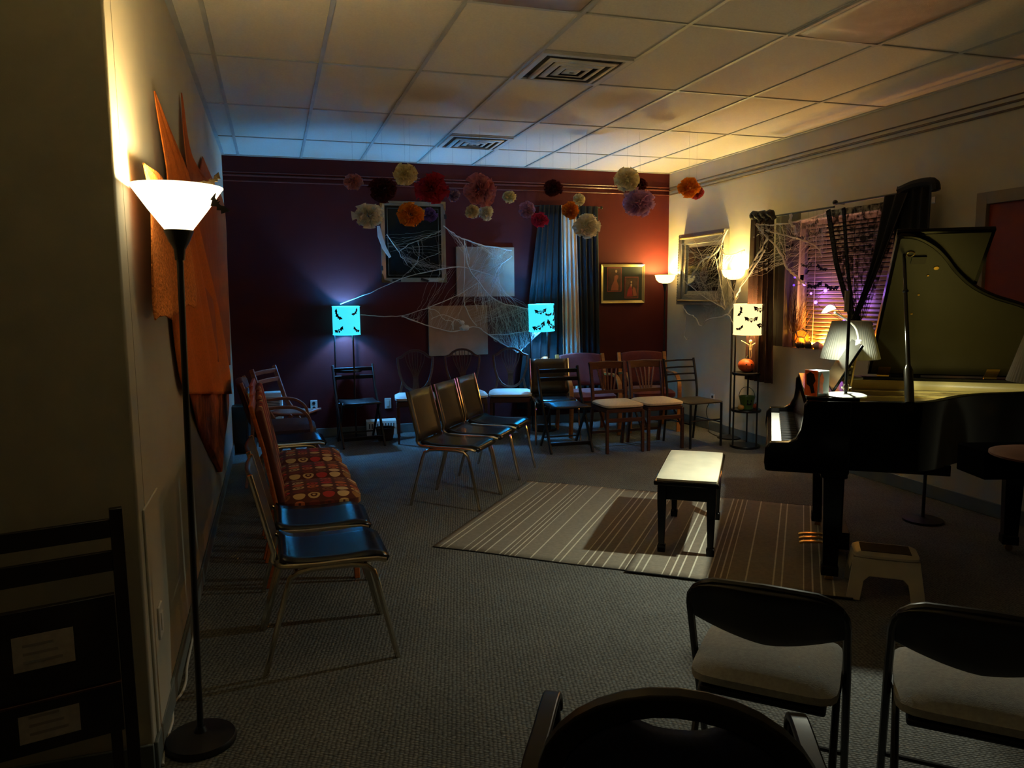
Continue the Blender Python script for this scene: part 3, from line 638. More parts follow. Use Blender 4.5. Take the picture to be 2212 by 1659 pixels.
# shelf lamps with drum shades
def shelf_lamp(label, X, Y, m, bats, z0=1.115, z1=1.415, rs=.142, turn=0, shade=True):
    t = thing('shelf_lamp', label, 'floor lamp', (X, Y, 0), turn, 'round shelf lamps with bat shades')
    for nm, zz in (('base', .012), ('shelf', .37), ('shelf', .735)):
        MB().lathe([(0, zz-.012), (.142, zz-.012), (.146, zz), (.142, zz+.012), (0, zz+.012)], 32).build(nm, 'black_metal', t)
    for a in (rad(170), rad(290), rad(50)):
        c, s = math.cos(a)*.128, math.sin(a)*.128
        MB().tube([(c, s, .012), (c, s, z0+.01)], .0085, 8).build('post', 'black_metal', t)
    s_ = MB().shell([(rs, z0), (rs, z1), (rs-.003, z1), (rs-.003, z0)], 48).build('drum_shade', m, t)
    mb = MB(); mb.tube(arc((0, 0, z0+.004), rs+.001, 0, 2*PI, 40, (1, 0, 0), (0, 1, 0))[:-1], .0035, 6, closed=True); mb.tube(arc((0, 0, z1-.004), rs+.001, 0, 2*PI, 40, (1, 0, 0), (0, 1, 0))[:-1], .0035, 6, closed=True); mb.build('trim_ring', m, s_)
    mb = MB()
    for a in (0, 2.09, 4.19): mb.tube([(0, 0, z0+.02), (math.cos(a)*(rs-.002), math.sin(a)*(rs-.002), z0+.02)], .0025, 5)
    mb.build('spider_fitter', 'black_metal', t)
    MB().tube([(.05, -.03, z0+.02), (.05, -.03, z0-.06)], .002, 5).build('pull_chain', 'brass', t)
    for (a, zz, s, rt) in bats:
        ca, sa = math.cos(rt), math.sin(rt)
        def fn(x, y, k, a=a, zz=zz):
            u, v = x*ca-y*sa, x*sa+y*ca; r = rs+.0012+.0012*k; th = -PI/2 + a + u/rs
            return V((r*math.cos(th), r*math.sin(th), zz+v))
        bat_obj(s, s_, fn)
    return t
p = Py(748, 690, 8.20)
t = shelf_lamp('blue-lit bat lamp on a shelf stand, left, behind the slatted folding chair', p.x, 8.20, 'blue_shade_glow',
    [(-.85, 1.325, .065, -1.0), (.55, 1.35, .048, .75), (-.75, 1.165, .06, .4), (.62, 1.165, .05, -.45)], turn=rad(5))
light('lamp_light', 'POINT', (0, 0, 1.25), 24, (.14, .48, 1), t, .03)
p = Py(1175, 687, 7.98)
t = shelf_lamp('blue-lit bat lamp in front of the black and cream curtains', p.x, 7.98, 'blue_shade_glow',
    [(-.25, 1.335, .068, .1), (.40, 1.30, .044, .05), (1.1, 1.34, .06, 1.3), (-.40, 1.17, .08, .4), (.62, 1.18, .08, -.6), (1.15, 1.26, .05, .9)], turn=rad(-8))
t.rotation_euler = (rad(1), rad(-1.5), rad(-8))
light('lamp_light', 'POINT', (0, 0, 1.25), 24, (.14, .48, 1), t, .03)
LB = t
p = Py(1617, 690, 6.41); LX = p.x
t = shelf_lamp('warm-lit bat lamp with pumpkin and green bucket on its shelves, by the window', p.x, 6.41, 'warm_shade_glow',
    [(.22, 1.36, .074, .0), (-.42, 1.265, .066, .0), (.62, 1.225, .09, .5), (-1.15, 1.34, .05, 1.2), (-1.2, 1.18, .045, .4)], turn=rad(0))
light('lamp_light', 'POINT', (0, 0, 1.27), 8, (1, .68, .30), t, .03)
# things on the shelves
def pumpkin(name, label, loc, r, face=True, rz=0, group=None, m='pumpkin_orange'):
    t = thing(name, label, 'pumpkin', loc, rz, group)
    MB().ball((0, 0, r*.78), (r, r, r*.8), 32, 14, lambda p, a, th: 1-.07*abs(math.sin(a*4.5))**.5*math.sin(th)).build('body', m, t)
    MB().tube([(0, 0, r*1.5), (r*.05, 0, r*1.75), (r*.2, 0, r*1.95)], [r*.14, r*.10, r*.11], 8).build('stem', 'stem_green', t)
    if face:
        mb = MB()
        for s in (-1, 1): mb.ball((s*r*.32, -r*.90, r*.98), (r*.09, r*.06, r*.10), 8, 6)
        mb.tube(arc((0, -r*.95, r*.72), r*.38, PI*1.1, PI*1.9, 8, (1, 0, 0), (0, 0, 1)), r*.03, 5); mb.build('face', 'black_paper', t)
    return t
pumpkin('pumpkin', 'small orange pumpkin with a face on the upper shelf of the warm lamp', (LX-.005, 6.42, .7475), .083, rz=rad(-14))
pumpkin('pumpkin', 'tiny pumpkin with a face on the blue lamp by the curtain', (LB.location.x+.01, 7.97, .7475), .055, rz=rad(-14))
t = thing('candy_bucket', 'green bucket with a black face on the lower shelf of the warm lamp', 'bucket', (LX+.008, 6.41, .3825), rad(-14))
MB().shell([(.0, 0), (.052, 0), (.078, .125), (.081, .128), (.076, .128), (.05, .004), (0, .004)], 28).build('body', 'bucket_green', t)
MB().tube(arc((0, 0, .12), .08, 0, PI, 14, (1, 0, 0), (-.15, -.1, 1.25)), .0025, 6).build('handle', 'black_metal', t)
mb = MB(); 
for x in (-.018, .018): mb.box((x, -.0685, .085), (.010, .004, .022))
mb.box((0, -.062, .05), (.045, .006, .010)); mb.box((-.016, -.063, .062), (.010, .006, .016)); mb.box((.016, -.063, .062), (.010, .006, .016)); mb.build('face', 'black_paper', t)
pumpkin('gourd', 'pale yellow gourd left of the green bucket', (LX-.094, 6.36, .3825), .034, False, m='gourd_yellow')
pumpkin('gourd', 'small orange gourd right of the green bucket', (LX+.100, 6.40, .3825), .030, False)
# skeleton hanging beneath the warm shade
s0 = Py(1622, 728, 6.385); t = thing('skeleton', 'little cream plastic skeleton hanging under the warm bat shade', 'skeleton ornament', tuple(s0), rad(-14))
MB().tube([(0, 0, .0), (0, 0, -.03)], .0012, 5).build('thread', 'black_paper', t)
mb = MB(); mb.ball((0, 0, -.045), (.015, .016, .019), 12, 8); mb.ball((0, -.003, -.060), (.009, .010, .008), 8, 6); mb.build('skull', 'bone_plastic', t)
mb = MB(); mb.tube([(0, 0, -.065), (0, .004, -.12)], .004, 6)
for k in range(4): mb.tube(arc((0, 0, -.078-.011*k), .020-.002*k, 0, 2*PI, 12, (1, 0, 0), (0, .7, 0))[:-1], .0022, 5, closed=True)
mb.ball((0, 0, -.125), (.015, .009, .010), 8, 6); mb.build('torso', 'bone_plastic', t)
for s in (-1, 1):
    MB().tube([(s*.020, 0, -.075), (s*.055, 0, -.055), (s*.095, 0, -.035)], .0035, 6).build('arm', 'bone_plastic', t)
    MB().tube([(s*.008, 0, -.13), (s*.010, -.006, -.17), (s*.006, 0, -.21)], .004, 6).build('leg', 'bone_plastic', t)
# ================================================================ GRAND PIANO (local x=along length from keyboard, y=treble->bass)
O = V((2.39, 3.29, 0)); U_ = V((math.sin(rad(54)), -math.cos(rad(54)), 0)); V_ = V((math.cos(rad(54)), math.sin(rad(54)), 0))
def PW(u, v, z): return O+U_*u+V_*v+V((0, 0, z))
pn = thing('grand_piano', 'black baby grand piano with its lid propped open', 'piano', tuple(O), rad(-36))
WP = 1.3; HR = .99
bent = [(.62, .045), (.70, .06), (.79, .13), (.86, .22), (.93, .33), (1.03, .45), (1.15, .54), (1.27, .60), (1.40, .68), (1.51, .79), (1.58, .93), (1.61, 1.10), (1.59, 1.23), (1.52, 1.30)]
bent = [(p.x, p.y) for p in smooth_path([(a, b, 0) for a, b in bent], 3)]
outer = [(.19, .0), (.45, .02)] + bent + [(.19, WP)]
def inset(poly, d):
    n = len(poly); out = []
    for i in range(n):
        a, b, c = V(poly[i-1]), V(poly[i]), V(poly[(i+1) % n]); n1 = V((-(b-a).y, (b-a).x)).normalized(); n2 = V((-(c-b).y, (c-b).x)).normalized()
        q = (n1+n2); q = q/max(.3, q.dot(n1)); out.append((b.x+q.x*d, b.y+q.y*d))
    return out
inner = inset(outer, .045); inner[0] = (.19, .045); inner[-1] = (.19, WP-.045)
mb = MB(); n = len(outer); vs = [(x, y, .64) for x, y in outer]+[(x, y, HR) for x, y in outer]+[(x, y, .64) for x, y in inner]+[(x, y, HR) for x, y in inner]; fs = []
for i in range(n-1):
    j = i+1; fs += [(i, j, j+n, i+n), (i+2*n, j+2*n, j+3*n, i+3*n), (i+n, j+n, j+3*n, i+3*n), (i, j, j+2*n, i+2*n)]
fs += [(0, n, 3*n, 2*n), (n-1, 2*n-1, 4*n-1, 3*n-1)]
mb.add(vs, fs).build('rim', 'piano_black', pn, bev=.004)
plan = inset(outer, .046)
MB().prism(plan, (0, 0, .66), (1, 0, 0), (0, 1, 0), (0, 0, 1), .02).build('soundboard', 'piano_black', pn)
pl = [(max(x, .36), y) for x, y in plan]
mb = MB(); mb.prism(pl, (0, 0, .865), (1, 0, 0), (0, 1, 0), (0, 0, 1), .03)
for y0, y1, u1 in ((.28, .30, .85), (.52, .62, 1.05), (.78, .98, 1.40), (1.04, 1.20, 1.50)):
    mb.tube([(.38, y0, .905), (u1, y1, .905)], 0, flat=(.035, .030), up=(0, 0, 1))
mb.tube([(.40, .06, .91), (.40, 1.24, .91)], 0, flat=(.05, .04), up=(0, 0, 1)); 
mb.tube([(x, y, .905) for x, y in inset(outer, .075)[2:-1]], 0, flat=(.05, .035), up=(0, 0, 1))
mb.build('iron_plate', 'gold_plate', pn, bev=.004)
mb = MB()
ip = inset(outer, .047)[3:]; vs = [(x, y, .89) for x, y in ip]+[(x, y, .968) for x, y in ip]; n_ = len(ip)
MB().add(vs, [(i, i+1, i+1+n_, i+n_) for i in range(n_-2)]+[(n_-2, n_-1, 2*n_-1, 2*n_-2)]).build('inner_rim', mat('maple_liner', (.85, .76, .45), .4, noise=(10, .08)), pn, solid=.003)
mb = MB()
for k in range(44):
    v = .12+1.08*k/43; u1 = .62
    for (a, b) in plan:
        if abs(b-v) < .06: u1 = max(u1, a)
    mb.tube([(.44, v, .918), (max(.6, u1-.12), v+.02, .912)], .0009, 3)
mb.build('strings', 'string_steel', pn, smooth=0)
# keybed, arms, keys
MB().span((.0, .0, .615), (.30, WP, .685)).build('keybed', 'piano_black', pn, bev=.012)
prof = [(.0, .62), (-.006, .66), (-.002, .735), (.02, .765), (.11, .77), (.145, .79), (.168, .84), (.176, .90), (.178, .965), (.20, .99), (.40, .99), (.40, .62)]
for y in (.0, WP-.06): MB().prism(prof, (0, y, 0), (1, 0, 0), (0, 0, 1), (0, 1, 0), .06).build('arm', 'piano_black', pn, bev=.006)
MB().span((.004, .06, .64), (.028, WP-.06, .715)).build('key_slip', 'piano_black', pn, bev=.004)
mb = MB()
for k in range(52):
    y = .07+(WP-.14)*k/52; mb.span((.03, y+.0006, .69), (.165, y+(WP-.14)/52-.0006, .735))
mb.build('white_keys', 'ivory_key', pn, bev=.001)
mb = MB()
for k in range(51):
    if (k+2) % 7 in (0, 1, 3, 4, 5):
        y = .07+(WP-.14)*(k+1)/52; mb.span((.08, y-.0055, .735), (.165, y+.0055, .747))
mb.build('black_keys', 'black_paper', pn, bev=.001)
mb = MB(); mb.add([(.165, .06, .74), (.165, WP-.06, .74), (.20, WP-.06, .90), (.20, .06, .90), (.215, .06, .90), (.215, WP-.06, .90), (.215, .06, .68), (.215, WP-.06, .68)], [(0, 1, 2, 3), (3, 2, 5, 4), (4, 5, 7, 6), (6, 7, 1, 0), (0, 3, 4, 6), (1, 7, 5, 2)])
mb.build('fallboard', 'fallboard_reflection_brown', pn)
def cover(u0, u1, v0, v1, z): return MB().span((u0, v0, z-.018), (u1, v1, z))
cover(.19, .44, .05, WP-.05, 1.002).build('music_shelf', 'piano_black', pn, bev=.003)
# music desk
mb = MB(); mb.tube([(.335, .62, 1.003), (.47, .62, 1.25)], 0, flat=(.62, .014), up=(-.88, 0, .48)); ds = mb.build('music_desk', 'piano_black', pn, bev=.003)
for v in (.45, .8): MB().tube([(.455, v, 1.2), (.43, v, 1.003)], .006, 6).build('desk_prop', 'brass', pn)
# legs, lyre, pedals
def leg(u, v): 
    t_ = MB().tube([(u, v, .64), (u, v, .58), (u, v, .57), (u, v, .10), (u, v, .095), (u, v, .045)], 0, flat=[(.13, .13), (.13, .13), (.10, .10), (.075, .075), (.085, .085), (.085, .085)], up=(1, 0, 0)).build('leg', 'piano_black', pn, bev=.005)
    mb = MB(); mb.tube([(u, v-.012, .021), (u, v+.012, .021)], .021, 14); mb.tube([(u, v, .02), (u, v, .05)], .007, 8); mb.build('caster', 'brass', t_)
leg(.34, .16); leg(.34, WP-.14); leg(1.38, 1.0)
mb = MB()
for v in (.58, .72): mb.tube([(.42, v, .64), (.42, v+(.65-v)*.3, .16)], 0, flat=(.035, .03), up=(1, 0, 0))
mb.span((.36, .53, .60), (.50, .77, .64)); mb.span((.33, .52, .065), (.47, .78, .165)); ly = mb.build('pedal_lyre', 'piano_black', pn, bev=.004)
for v in (.57, .65, .73): MB().tube(smooth_path([(.36, v, .085), (.29, v, .083), (.23, v, .078), (.205, v, .070)], 4), 0, flat=(.028, .012), up=(0, 0, 1)).build('pedal', 'brass', pn, bev=.003)
for v in (.3, 1.0): MB().span((.35, v-.05, .59), (1.2-.3*(v < .5), v+.05, .645)).build('beam', 'piano_black', pn)
# lid: main leaf hinged on the bass spine, 40 degrees; front flap folded back on top of it
TH = rad(40); cw, sw = math.cos(TH), math.sin(TH); A0 = V((0, WP, 1.0)); ew = V((0, -cw, sw)); en = V((0, -sw, -cw))   # en = underside normal
lp = [(.61, .0), (.61, WP-.045)] + [(x+.012, WP-y+.012) for x, y in bent] ; lp[-1] = (1.52, .0)
lid = MB().prism(lp, A0-en*.022, (1, 0, 0), ew, en, .022).build('lid', 'piano_black', pn, bev=.003)
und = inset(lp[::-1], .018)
MB().prism(und, A0, (1, 0, 0), ew, en, .0025).build('lid_underside', 'piano_lamplit_olive', lid)  # thin panel carrying the painted lamp-lit olive of the black lid
fp = [(.61, .02), (.61, WP-.03), (1.055, WP-.03), (1.055, .02)]
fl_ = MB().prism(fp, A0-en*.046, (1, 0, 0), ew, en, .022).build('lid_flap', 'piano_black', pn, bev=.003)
MB().prism([(.63, .04), (.63, WP-.05), (1.037, WP-.05), (1.037, .04)], A0-en*.024, (1, 0, 0), ew, en, .0025).build('flap_face', 'piano_lamplit_olive', fl_)
for u in (.70, 1.30): 
    mb = MB(); mb.span((u-.035, WP-.005, .93), (u+.035, WP+.006, 1.0)); mb.prism([(u-.035, 0), (u+.035, 0), (u+.035, .09), (u-.035, .09)], A0+en*.003, (1, 0, 0), ew, en, .003); mb.tube([(u-.035, WP, 1.004), (u+.035, WP, 1.004)], .006, 8)
    h_ = mb.build('lid_hinge', 'brass', pn)
def LP(u, w_, d=.0): return A0 + V((u, 0, 0)) + ew*w_ + en*d
tip = LP(.66, 1.13, .004)
b0 = V((.66, .035, HR))
rod = [b0+(tip-b0)*k for k in (0, .10, .11, 1)]
MB().tube([b0, b0+(tip-b0)*.21, b0+(tip-b0)*.24], [.022, .021, .012], 14).build('prop_sleeve', 'chrome_dark' if 'chrome_dark' in MATS else mat('chrome_dark', (.30, .29, .25), .15, .9, noise=False), pn)
MB().tube([b0+(tip-b0)*.22, tip], [.0115, .008], 10).build('lid_prop', 'chrome_dark', pn)
MB().ball(tuple(b0+(tip-b0)*.74), (.016, .016, .012), 12, 8).build('prop_clutch', 'black_metal', pn)
mb = MB(); mb.prism([(.70, 1.06), (.77, 1.06), (.77, 1.115), (.70, 1.115)], A0+en*.003, (1, 0, 0), ew, en, .008); mb.build('prop_cup', 'black_metal', pn)
MB().tube(arc(LP(.69, 1.135, .006), .018, 0, 2*PI, 14, (1, 0, 0), ew)[:-1], .004, 6, closed=True).build('reflection_ring', 'brass', pn)  # brass ring modelled for a round reflection in the glossy lid
for (u, w_) in ((.83, 1.02), (.80, .96), (.78, .80), (.77, .63)):
    MB().lathe([(0, 0), (.007 if u < .82 else .014, 0), (.006 if u < .82 else .013, .003), (0, .004)], 12).build('screw_button', 'brass', pn).matrix_local = Matrix.Translation(LP(u, w_, .003)) @ V((0, 0, 1)).rotation_difference(en).to_matrix().to_4x4()
# bench
t = thing('piano_bench', 'black piano bench with a pale cream top on the striped rug', 'bench', (2.462, 4.125, 0), rad(55))
rbox(MB(), 0, 0, .458, .835, .345, .034, crown=.004, rnd=.02).build('seat_pad', mat('cream_vinyl', (.86, .85, .76), .4), t)
MB().span((-.43, -.185, .425), (.43, .185, .452)).build('top_board', 'piano_black', t, bev=.006)
mb = MB(); mb.span((-.395, -.155, .335), (.395, .155, .43)); mb.build('apron', 'piano_black', t, bev=.004)
for sx in (-1, 1):
    for sy in (-1, 1): MB().tube([(sx*.375, sy*.14, .43), (sx*.375, sy*.14, .32), (sx*.375, sy*.14, .06), (sx*.375, sy*.14, .055), (sx*.375, sy*.14, 0.006)], 0, flat=[(.052, .052), (.052, .052), (.034, .034), (.048, .048), (.042, .042)], up=(1, 0, 0)).build('leg', 'piano_black', t, bev=.003)
# ---- things on the piano
c = PW(.38, .13, 1.003); t = thing('desk_mic_stand', 'black pole on a round disc base standing on the piano front', 'stand', tuple(c), 0)
MB().lathe([(0, 0), (.10, 0), (.10, .006), (.09, .011), (.02, .014), (0, .014)], 32).build('disc_base', mat('grey_enamel', (.55, .56, .53), .3), t)
MB().tube([(0, 0, .012), (0, 0, .52)], .008, 10).build('pole', 'black_metal', t)
mb = MB(); mb.tube([(-.025, 0, .045), (.03, 0, .045)], .006, 8); mb.lathe([(0, .03), (.014, .03), (.014, .06), (0, .06)], 12); mb.build('clamp', 'chrome', t)
MB().span((-.03, -.004, .43), (-.006, .004, .535)).build('clip', 'paper_white', t)
# LED gooseneck clipped to the music desk
hd = V((2.845, 3.41, 1.43)); t = thing('gooseneck_light', 'white LED gooseneck light clipped on the music desk, lit', 'music light', tuple(PW(.47, .52, 1.25)), 0)
o_ = V(t.location); q = lambda x, y, Y: Py(x, y, Y)-o_
cl_ = V((0, 0, 0))
pts = [cl_+V((.0, 0, .01)), q(1846, 770, 3.52), q(1854, 745, 3.51), q(1851, 715, 3.49), q(1838, 697, 3.47), q(1815, 682, 3.44), q(1803, 675, 3.42)]
MB().tube(smooth_path(pts, 5), .0055, 8).build('neck', 'white_plastic', t)
mb = MB(); mb.box((0, 0, .0), (.022, .03, .035)); mb.box((.0, .0, -.03), (.010, .03, .035)); mb.build('clip', 'white_plastic', t, bev=.006)
h0 = hd-o_; dv = (q(1776, 677, 3.38)-q(1806, 664, 3.43)).normalized(); sd = V((.3, .95, 0)).normalized(); up_ = dv.cross(sd).normalized()
if up_.z < 0: up_ = -up_
def hfn(a, b_): 
    x = (a-.5)*2; y = (b_-.5)*2; L_ = .055*x; wv = .028*(1-.25*x)*y*(1-.2*x*x); return h0 + dv*L_ + sd*wv + up_*(.026*(1-x*x*.6)*(1-y*y)**.5*(1-.35*x))
MB().grid(hfn, 14, 10).build('head', mat('led_head', (.9, .95, .88), .4, noise=False, trans=.35, emit=((.85, 1, .85), .22)), t, solid=.003)
def lfn(a, b_): x = (a-.5)*2; y = (b_-.5)*2; return h0 + dv*(.050*x) + sd*(.024*(1-.25*x)*y) + up_*.002
MB().grid(lfn, 6, 4).build('led_panel', 'led_white', t, solid=.002)
sp = light('lamp_light', 'SPOT', h0-up_*.012, 38, (.96, 1, .80), t, .02, spot_size=rad(166), spot_blend=.7)
# table lamps with pleated shades
def pleat_lamp(label, loc, hbase, r, hs, base_m='chrome', disc_m='grey_enamel', br=.08):
    t = thing('table_lamp', label, 'table lamp', tuple(loc), 0, 'unlit pleated table lamps')
    MB().lathe([(0, 0), (br, 0), (br, .008), (br*.9, .013), (.02, .02), (0, .02)], 32).build('base', disc_m, t)
    MB().lathe([(.0, .015), (.022, .015), (.030, .03), (.014, .05), (.024, .065), (.026, .08), (.010, .10), (.016, .12), (.008, .13), (.006, hbase+.06), (0, hbase+.06)], 20).build('stem', base_m, t)
    def fn(a, b_):
        an = 2*PI*a; rr = (r*(1-.36*b_))*(1+.008*math.sin(an*60)); return V((rr*math.cos(an), rr*math.sin(an), hbase+hs*b_))
    s_ = MB().grid(fn, 240, 3).build('pleated_shade', 'shade_pleat', t, solid=.002)
    mb = MB()
    for a in (0, PI*2/3, PI*4/3): mb.tube([(0, 0, hbase+.05), (math.cos(a)*r*.93, math.sin(a)*r*.93, hbase+.012)], .002, 5)
    mb.build('spider_fitter', base_m, t)
    return t
pleat_lamp('unlit lamp with white pleated shade standing inside the piano behind the music light', PW(.46, .98, .999) if 0 else PW(.47, .97, 1.003), .125, .17, .225)
# box added in place of a reflection in the piano's glossy edge
c = PW(.235, .10, 1.003); t = thing('reflection_box', 'box standing in for an orange and black reflection at the keyboard end', 'box', tuple(c), rad(14))
MB().span((-.03, -.035, 0), (.06, .045, .13)).build('body', 'box_grey', t, bev=.004)
mb = MB(); mb.span((-.0325, -.033, .002), (-.0305, .043, .133)); fb = mb.build('front_panel', 'box_orange', t)
mb = MB(); mb.prism([(-.02, .02), (.0, .015), (.012, .05), (.03, .06), (.034, .11), (.01, .125), (-.012, .115), (-.022, .08), (-.008, .06)], (-.0328, 0, 0), (0, 1, 0), (0, 0, 1), (-1, 0, 0), .0012); mb.build('print', 'box_black', fb)
mb = MB(); mb.prism([(-.02, .02), (.012, .012), (.006, .06), (.016, .09), (-.002, .122), (-.018, .10)], (0, -.0352, 0), (1, 0, 0), (0, 0, 1), (0, -1, 0), .0012); mb.build('print', 'box_orange', t)
# black table with a lamp at the right edge
c = Pz(2077, 1030, .76); c2 = Pz(2212, 985, .885)
f0_ = V((.295, .955, 0)); r0_ = V((.955, -.295, 0)); tc_ = c+r0_*.43+f0_*.22
t = thing('side_table', 'black table at the right edge carrying a pleated lamp', 'table', (tc_.x, tc_.y, 0), math.atan2(r0_.y, r0_.x))
MB().span((-.36, -.26, .755), (.36, -.06, .875)).build('table_top', 'table_black', t, bev=.006)
MB().lathe([(0, 0), (.20, 0), (.20, .02), (.04, .05), (.035, .74), (.08, .756), (0, .756)], 24, (.30, -.16, 0)).build('pedestal', 'black_metal', t)
p = Pz(2262, 985, .878)
pleat_lamp('unlit pleated lamp cut off by the right edge, on a black table', (p.x, p.y, .8755), .30, .155, .20, 'chrome', 'mahogany', .20)
# round-base stand behind the piano
p = Pz(1993, 1125); t = thing('microphone_stand', 'dark round-based pole stand on the floor behind the piano', 'stand', (p.x, p.y, 0), 0)
MB().lathe([(0, 0), (.125, 0), (.125, .014), (.03, .03), (0, .03)], 28).build('base', 'black_metal', t)
MB().tube([(0, 0, .02), (0, 0, .60)], .011, 8).build('pole', 'black_metal', t)
# step stool
a_, b2 = Pz(1868, 1200, .235), Pz(1970, 1210, .235); p = (Pz(1850, 1165, .235)+Pz(1960, 1175, .235)+a_+b2)/4
t = thing('step_stool', 'white plastic step stool with dark tread under the piano', 'step stool', (p.x, p.y, 0), rad(-38))
rbox(MB(), 0, 0, .222, .30, .21, .035).build('top', 'stool_white', t)
MB().span((-.115, -.07, .236), (.115, .07, .2415)).build('tread', 'stool_dark', t, bev=.004)
for s, ax in ((-1, 0), (1, 0)):
    prof = [(-.19, 0), (-.155, .21), (.155, .21), (.19, 0), (.12, 0), (.105, .10), (.08, .125), (-.08, .125), (-.105, .10), (-.12, 0)]
    MB().prism(prof, (0, s*.105, 0), (1, 0, 0), (0, s*.10, 1), (0, s, 0), .012).build('leg_frame', 'stool_white', t, bev=.004) if 0 else None
def legw(yb, yt, name='leg_panel'):
    prof = [(-.18, .004), (-.150, .212), (.150, .212), (.18, .004), (.115, .004), (.10, .10), (.075, .125), (-.075, .125), (-.10, .10), (-.115, .004)]
    sl = (yb-yt)/.208; n = len(prof); sg = 1 if yb > 0 else -1
    vs = [(x, yt+(.212-z)*sl, z) for x, z in prof]+[(x, yt+(.212-z)*sl-sg*.014, z) for x, z in prof]
    tr = tessellate_polygon([[V((x, z, 0)) for x, z in prof]])
    fs = [tuple(q_) for q_ in tr]+[tuple(i+n for i in q_) for q_ in tr]+[(i, (i+1) % n, (i+1) % n+n, i+n) for i in range(n)]
    MB().add(vs, fs).build(name, 'stool_white', t, bev=.003)
legw(.14, .10); legw(-.14, -.10)
for s in (-1, 1): MB().add([(s*.150, -.10, .212), (s*.150, .10, .212), (s*.162, .05, .13), (s*.162, -.05, .13), (s*.138, -.10, .212), (s*.138, .10, .212), (s*.15, .05, .13), (s*.15, -.05, .13)], [(0, 1, 2, 3), (4, 5, 6, 7), (0, 1, 5, 4), (1, 2, 6, 5), (2, 3, 7, 6), (3, 0, 4, 7)]).build('end_panel', 'stool_white', t)
# rugs
ang = rad(-38.2); er = V((math.cos(ang), math.sin(ang), 0)); et = V((-er.y, er.x, 0))
def rug(label, org, wx, ly_, zt):
    t = thing('striped_rug', label, 'rug', (org.x, org.y, 0), ang)
    def fn(a, b_): return V((wx*a, ly_*b_+.006*math.sin(7*a), zt+.0012*math.sin(9*a+4*b_)))
    MB().grid(fn, 40, 24).build('woven_top', 'striped_rug', t, solid=.005)
    MB().tube([(wx*a/20, -.002+.006*math.sin(7*a/20), zt-.001) for a in range(21)], .0042, 5).build('bound_edge', 'rug_black', t); mb = MB(); mb.tube([(wx*a/20, ly_+.002+.006*math.sin(7*a/20), zt-.001) for a in range(21)], .0042, 5); mb.build('bound_edge', 'rug_black', t)
    return t
o1 = V((.868, 4.446, 0)); rug('striped taupe rug, the left half in front of the bench', o1, 1.28, 1.72, .004)
o2 = o1+er*1.20+et*-.03; rug('striped taupe rug overlapping the first, its right end under the piano', o2, 1.15, 1.70, .0125)
# ================================================================ WALL HANGINGS
def wall_panel(name, label, cat, px, mm, depth=.03, Y=BACK):
    a, b_ = Py(px[0], px[1], Y), Py(px[2], px[3], Y)
    t = thing(name, label, cat, ((a.x+b_.x)/2, Y-depth, (a.z+b_.z)/2)); return t, abs(b_.x-a.x), abs(a.z-b_.z)
for lab, px in (('blank tan canvas, the upper one, partly veiled by cobweb', (984, 533, 1110, 640)), ('blank tan canvas, the lower one, behind the shield-back chairs', (924, 661, 1053, 765))):
    t, w_, h_ = wall_panel('canvas', lab, 'canvas', px, 0, .027)
    MB().box((0, .0135, 0), (w_, .027, h_)).build('panel', 'canvas_tan', t, bev=.004)
# frames
def frame(t, w_, h_, fw, fd, m, steps=2, name='frame'):
    mb = MB()
    for k in range(steps):
        i0, i1 = fw*k/steps, fw*(k+1)/steps; d = fd*(1-.35*k)
        X, Z, x, z = w_/2-i0, h_/2-i0, w_/2-i1, h_/2-i1
        vs = []
        for yy in (-d, 0):
            vs += [(-X, yy, -Z), (X, yy, -Z), (X, yy, Z), (-X, yy, Z), (-x, yy+(.008 if yy else 0), -z), (x, yy+(.008 if yy else 0), -z), (x, yy+(.008 if yy else 0), z), (-x, yy+(.008 if yy else 0), z)]
        fs = []
        for i in range(4):
            j = (i+1) % 4; fs += [(i, j, j+4, i+4), (i+8, j+8, j+12, i+12), (i, j, j+8, i+8), (i+4, j+4, j+12, i+12)]
        mb.add(vs, fs)
    return mb.build(name, m, t, bev=.002, smooth=0)
t, w_, h_ = wall_panel('wall_mirror', 'large dark mirror in a silver frame with web across it, on the maroon wall', 'mirror', (820, 434, 963, 609), 0, .001)
frame(t, w_, h_, .05, .032, 'brushed_silver', 2)
MB().box((0, -.008, 0), (w_-.09, .012, h_-.09)).build('glass', 'mirror_dark', t)
mb = MB(); X, Z = w_/2-.075, h_/2-.075
mb.tube([(-X, -.015, -Z), (X, -.015, -Z), (X, -.015, Z), (-X, -.015, Z)], .004, 4, closed=True); mb.build('inner_border', 'brushed_silver', t)
for sx, sz in ((-1, -1), (-1, 1), (1, 1), (1, -1)):
    mb = MB(); mb.prism([(0, 0), (.10, 0), (.085, .018), (.03, .03), (.018, .085), (0, .10)], (sx*(w_/2+.006), -.038, sz*(h_/2+.006)), (-sx, 0, 0), (0, 0, -sz), (0, 1, 0), .012); mb.build('corner_mount', 'chrome', t)
for sx, sz, r_ in ((-.28, -.5, 0), (.16, -.5, .3), (.5, .32, 1.5), (-.5, -.35, 1.5)):
    MB().box((sx*w_, -.036, sz*h_+.02*(sz < 0)), (.09 if r_ < 1 else .05, .01, .025), Matrix.Rotation(r_, 3, 'Y')).build('black_tape', 'black_paper', t)
t, w_, h_ = wall_panel('framed_picture', 'gold framed black mat with two small figure prints by the curtain', 'picture', (1297, 571, 1390, 654), 0, .001)
frame(t, w_, h_, .035, .028, 'gold_frame', 2); MB().box((0, -.007, 0), (w_-.06, .01, h_-.06)).build('mat_board', 'black_mat_board', t)
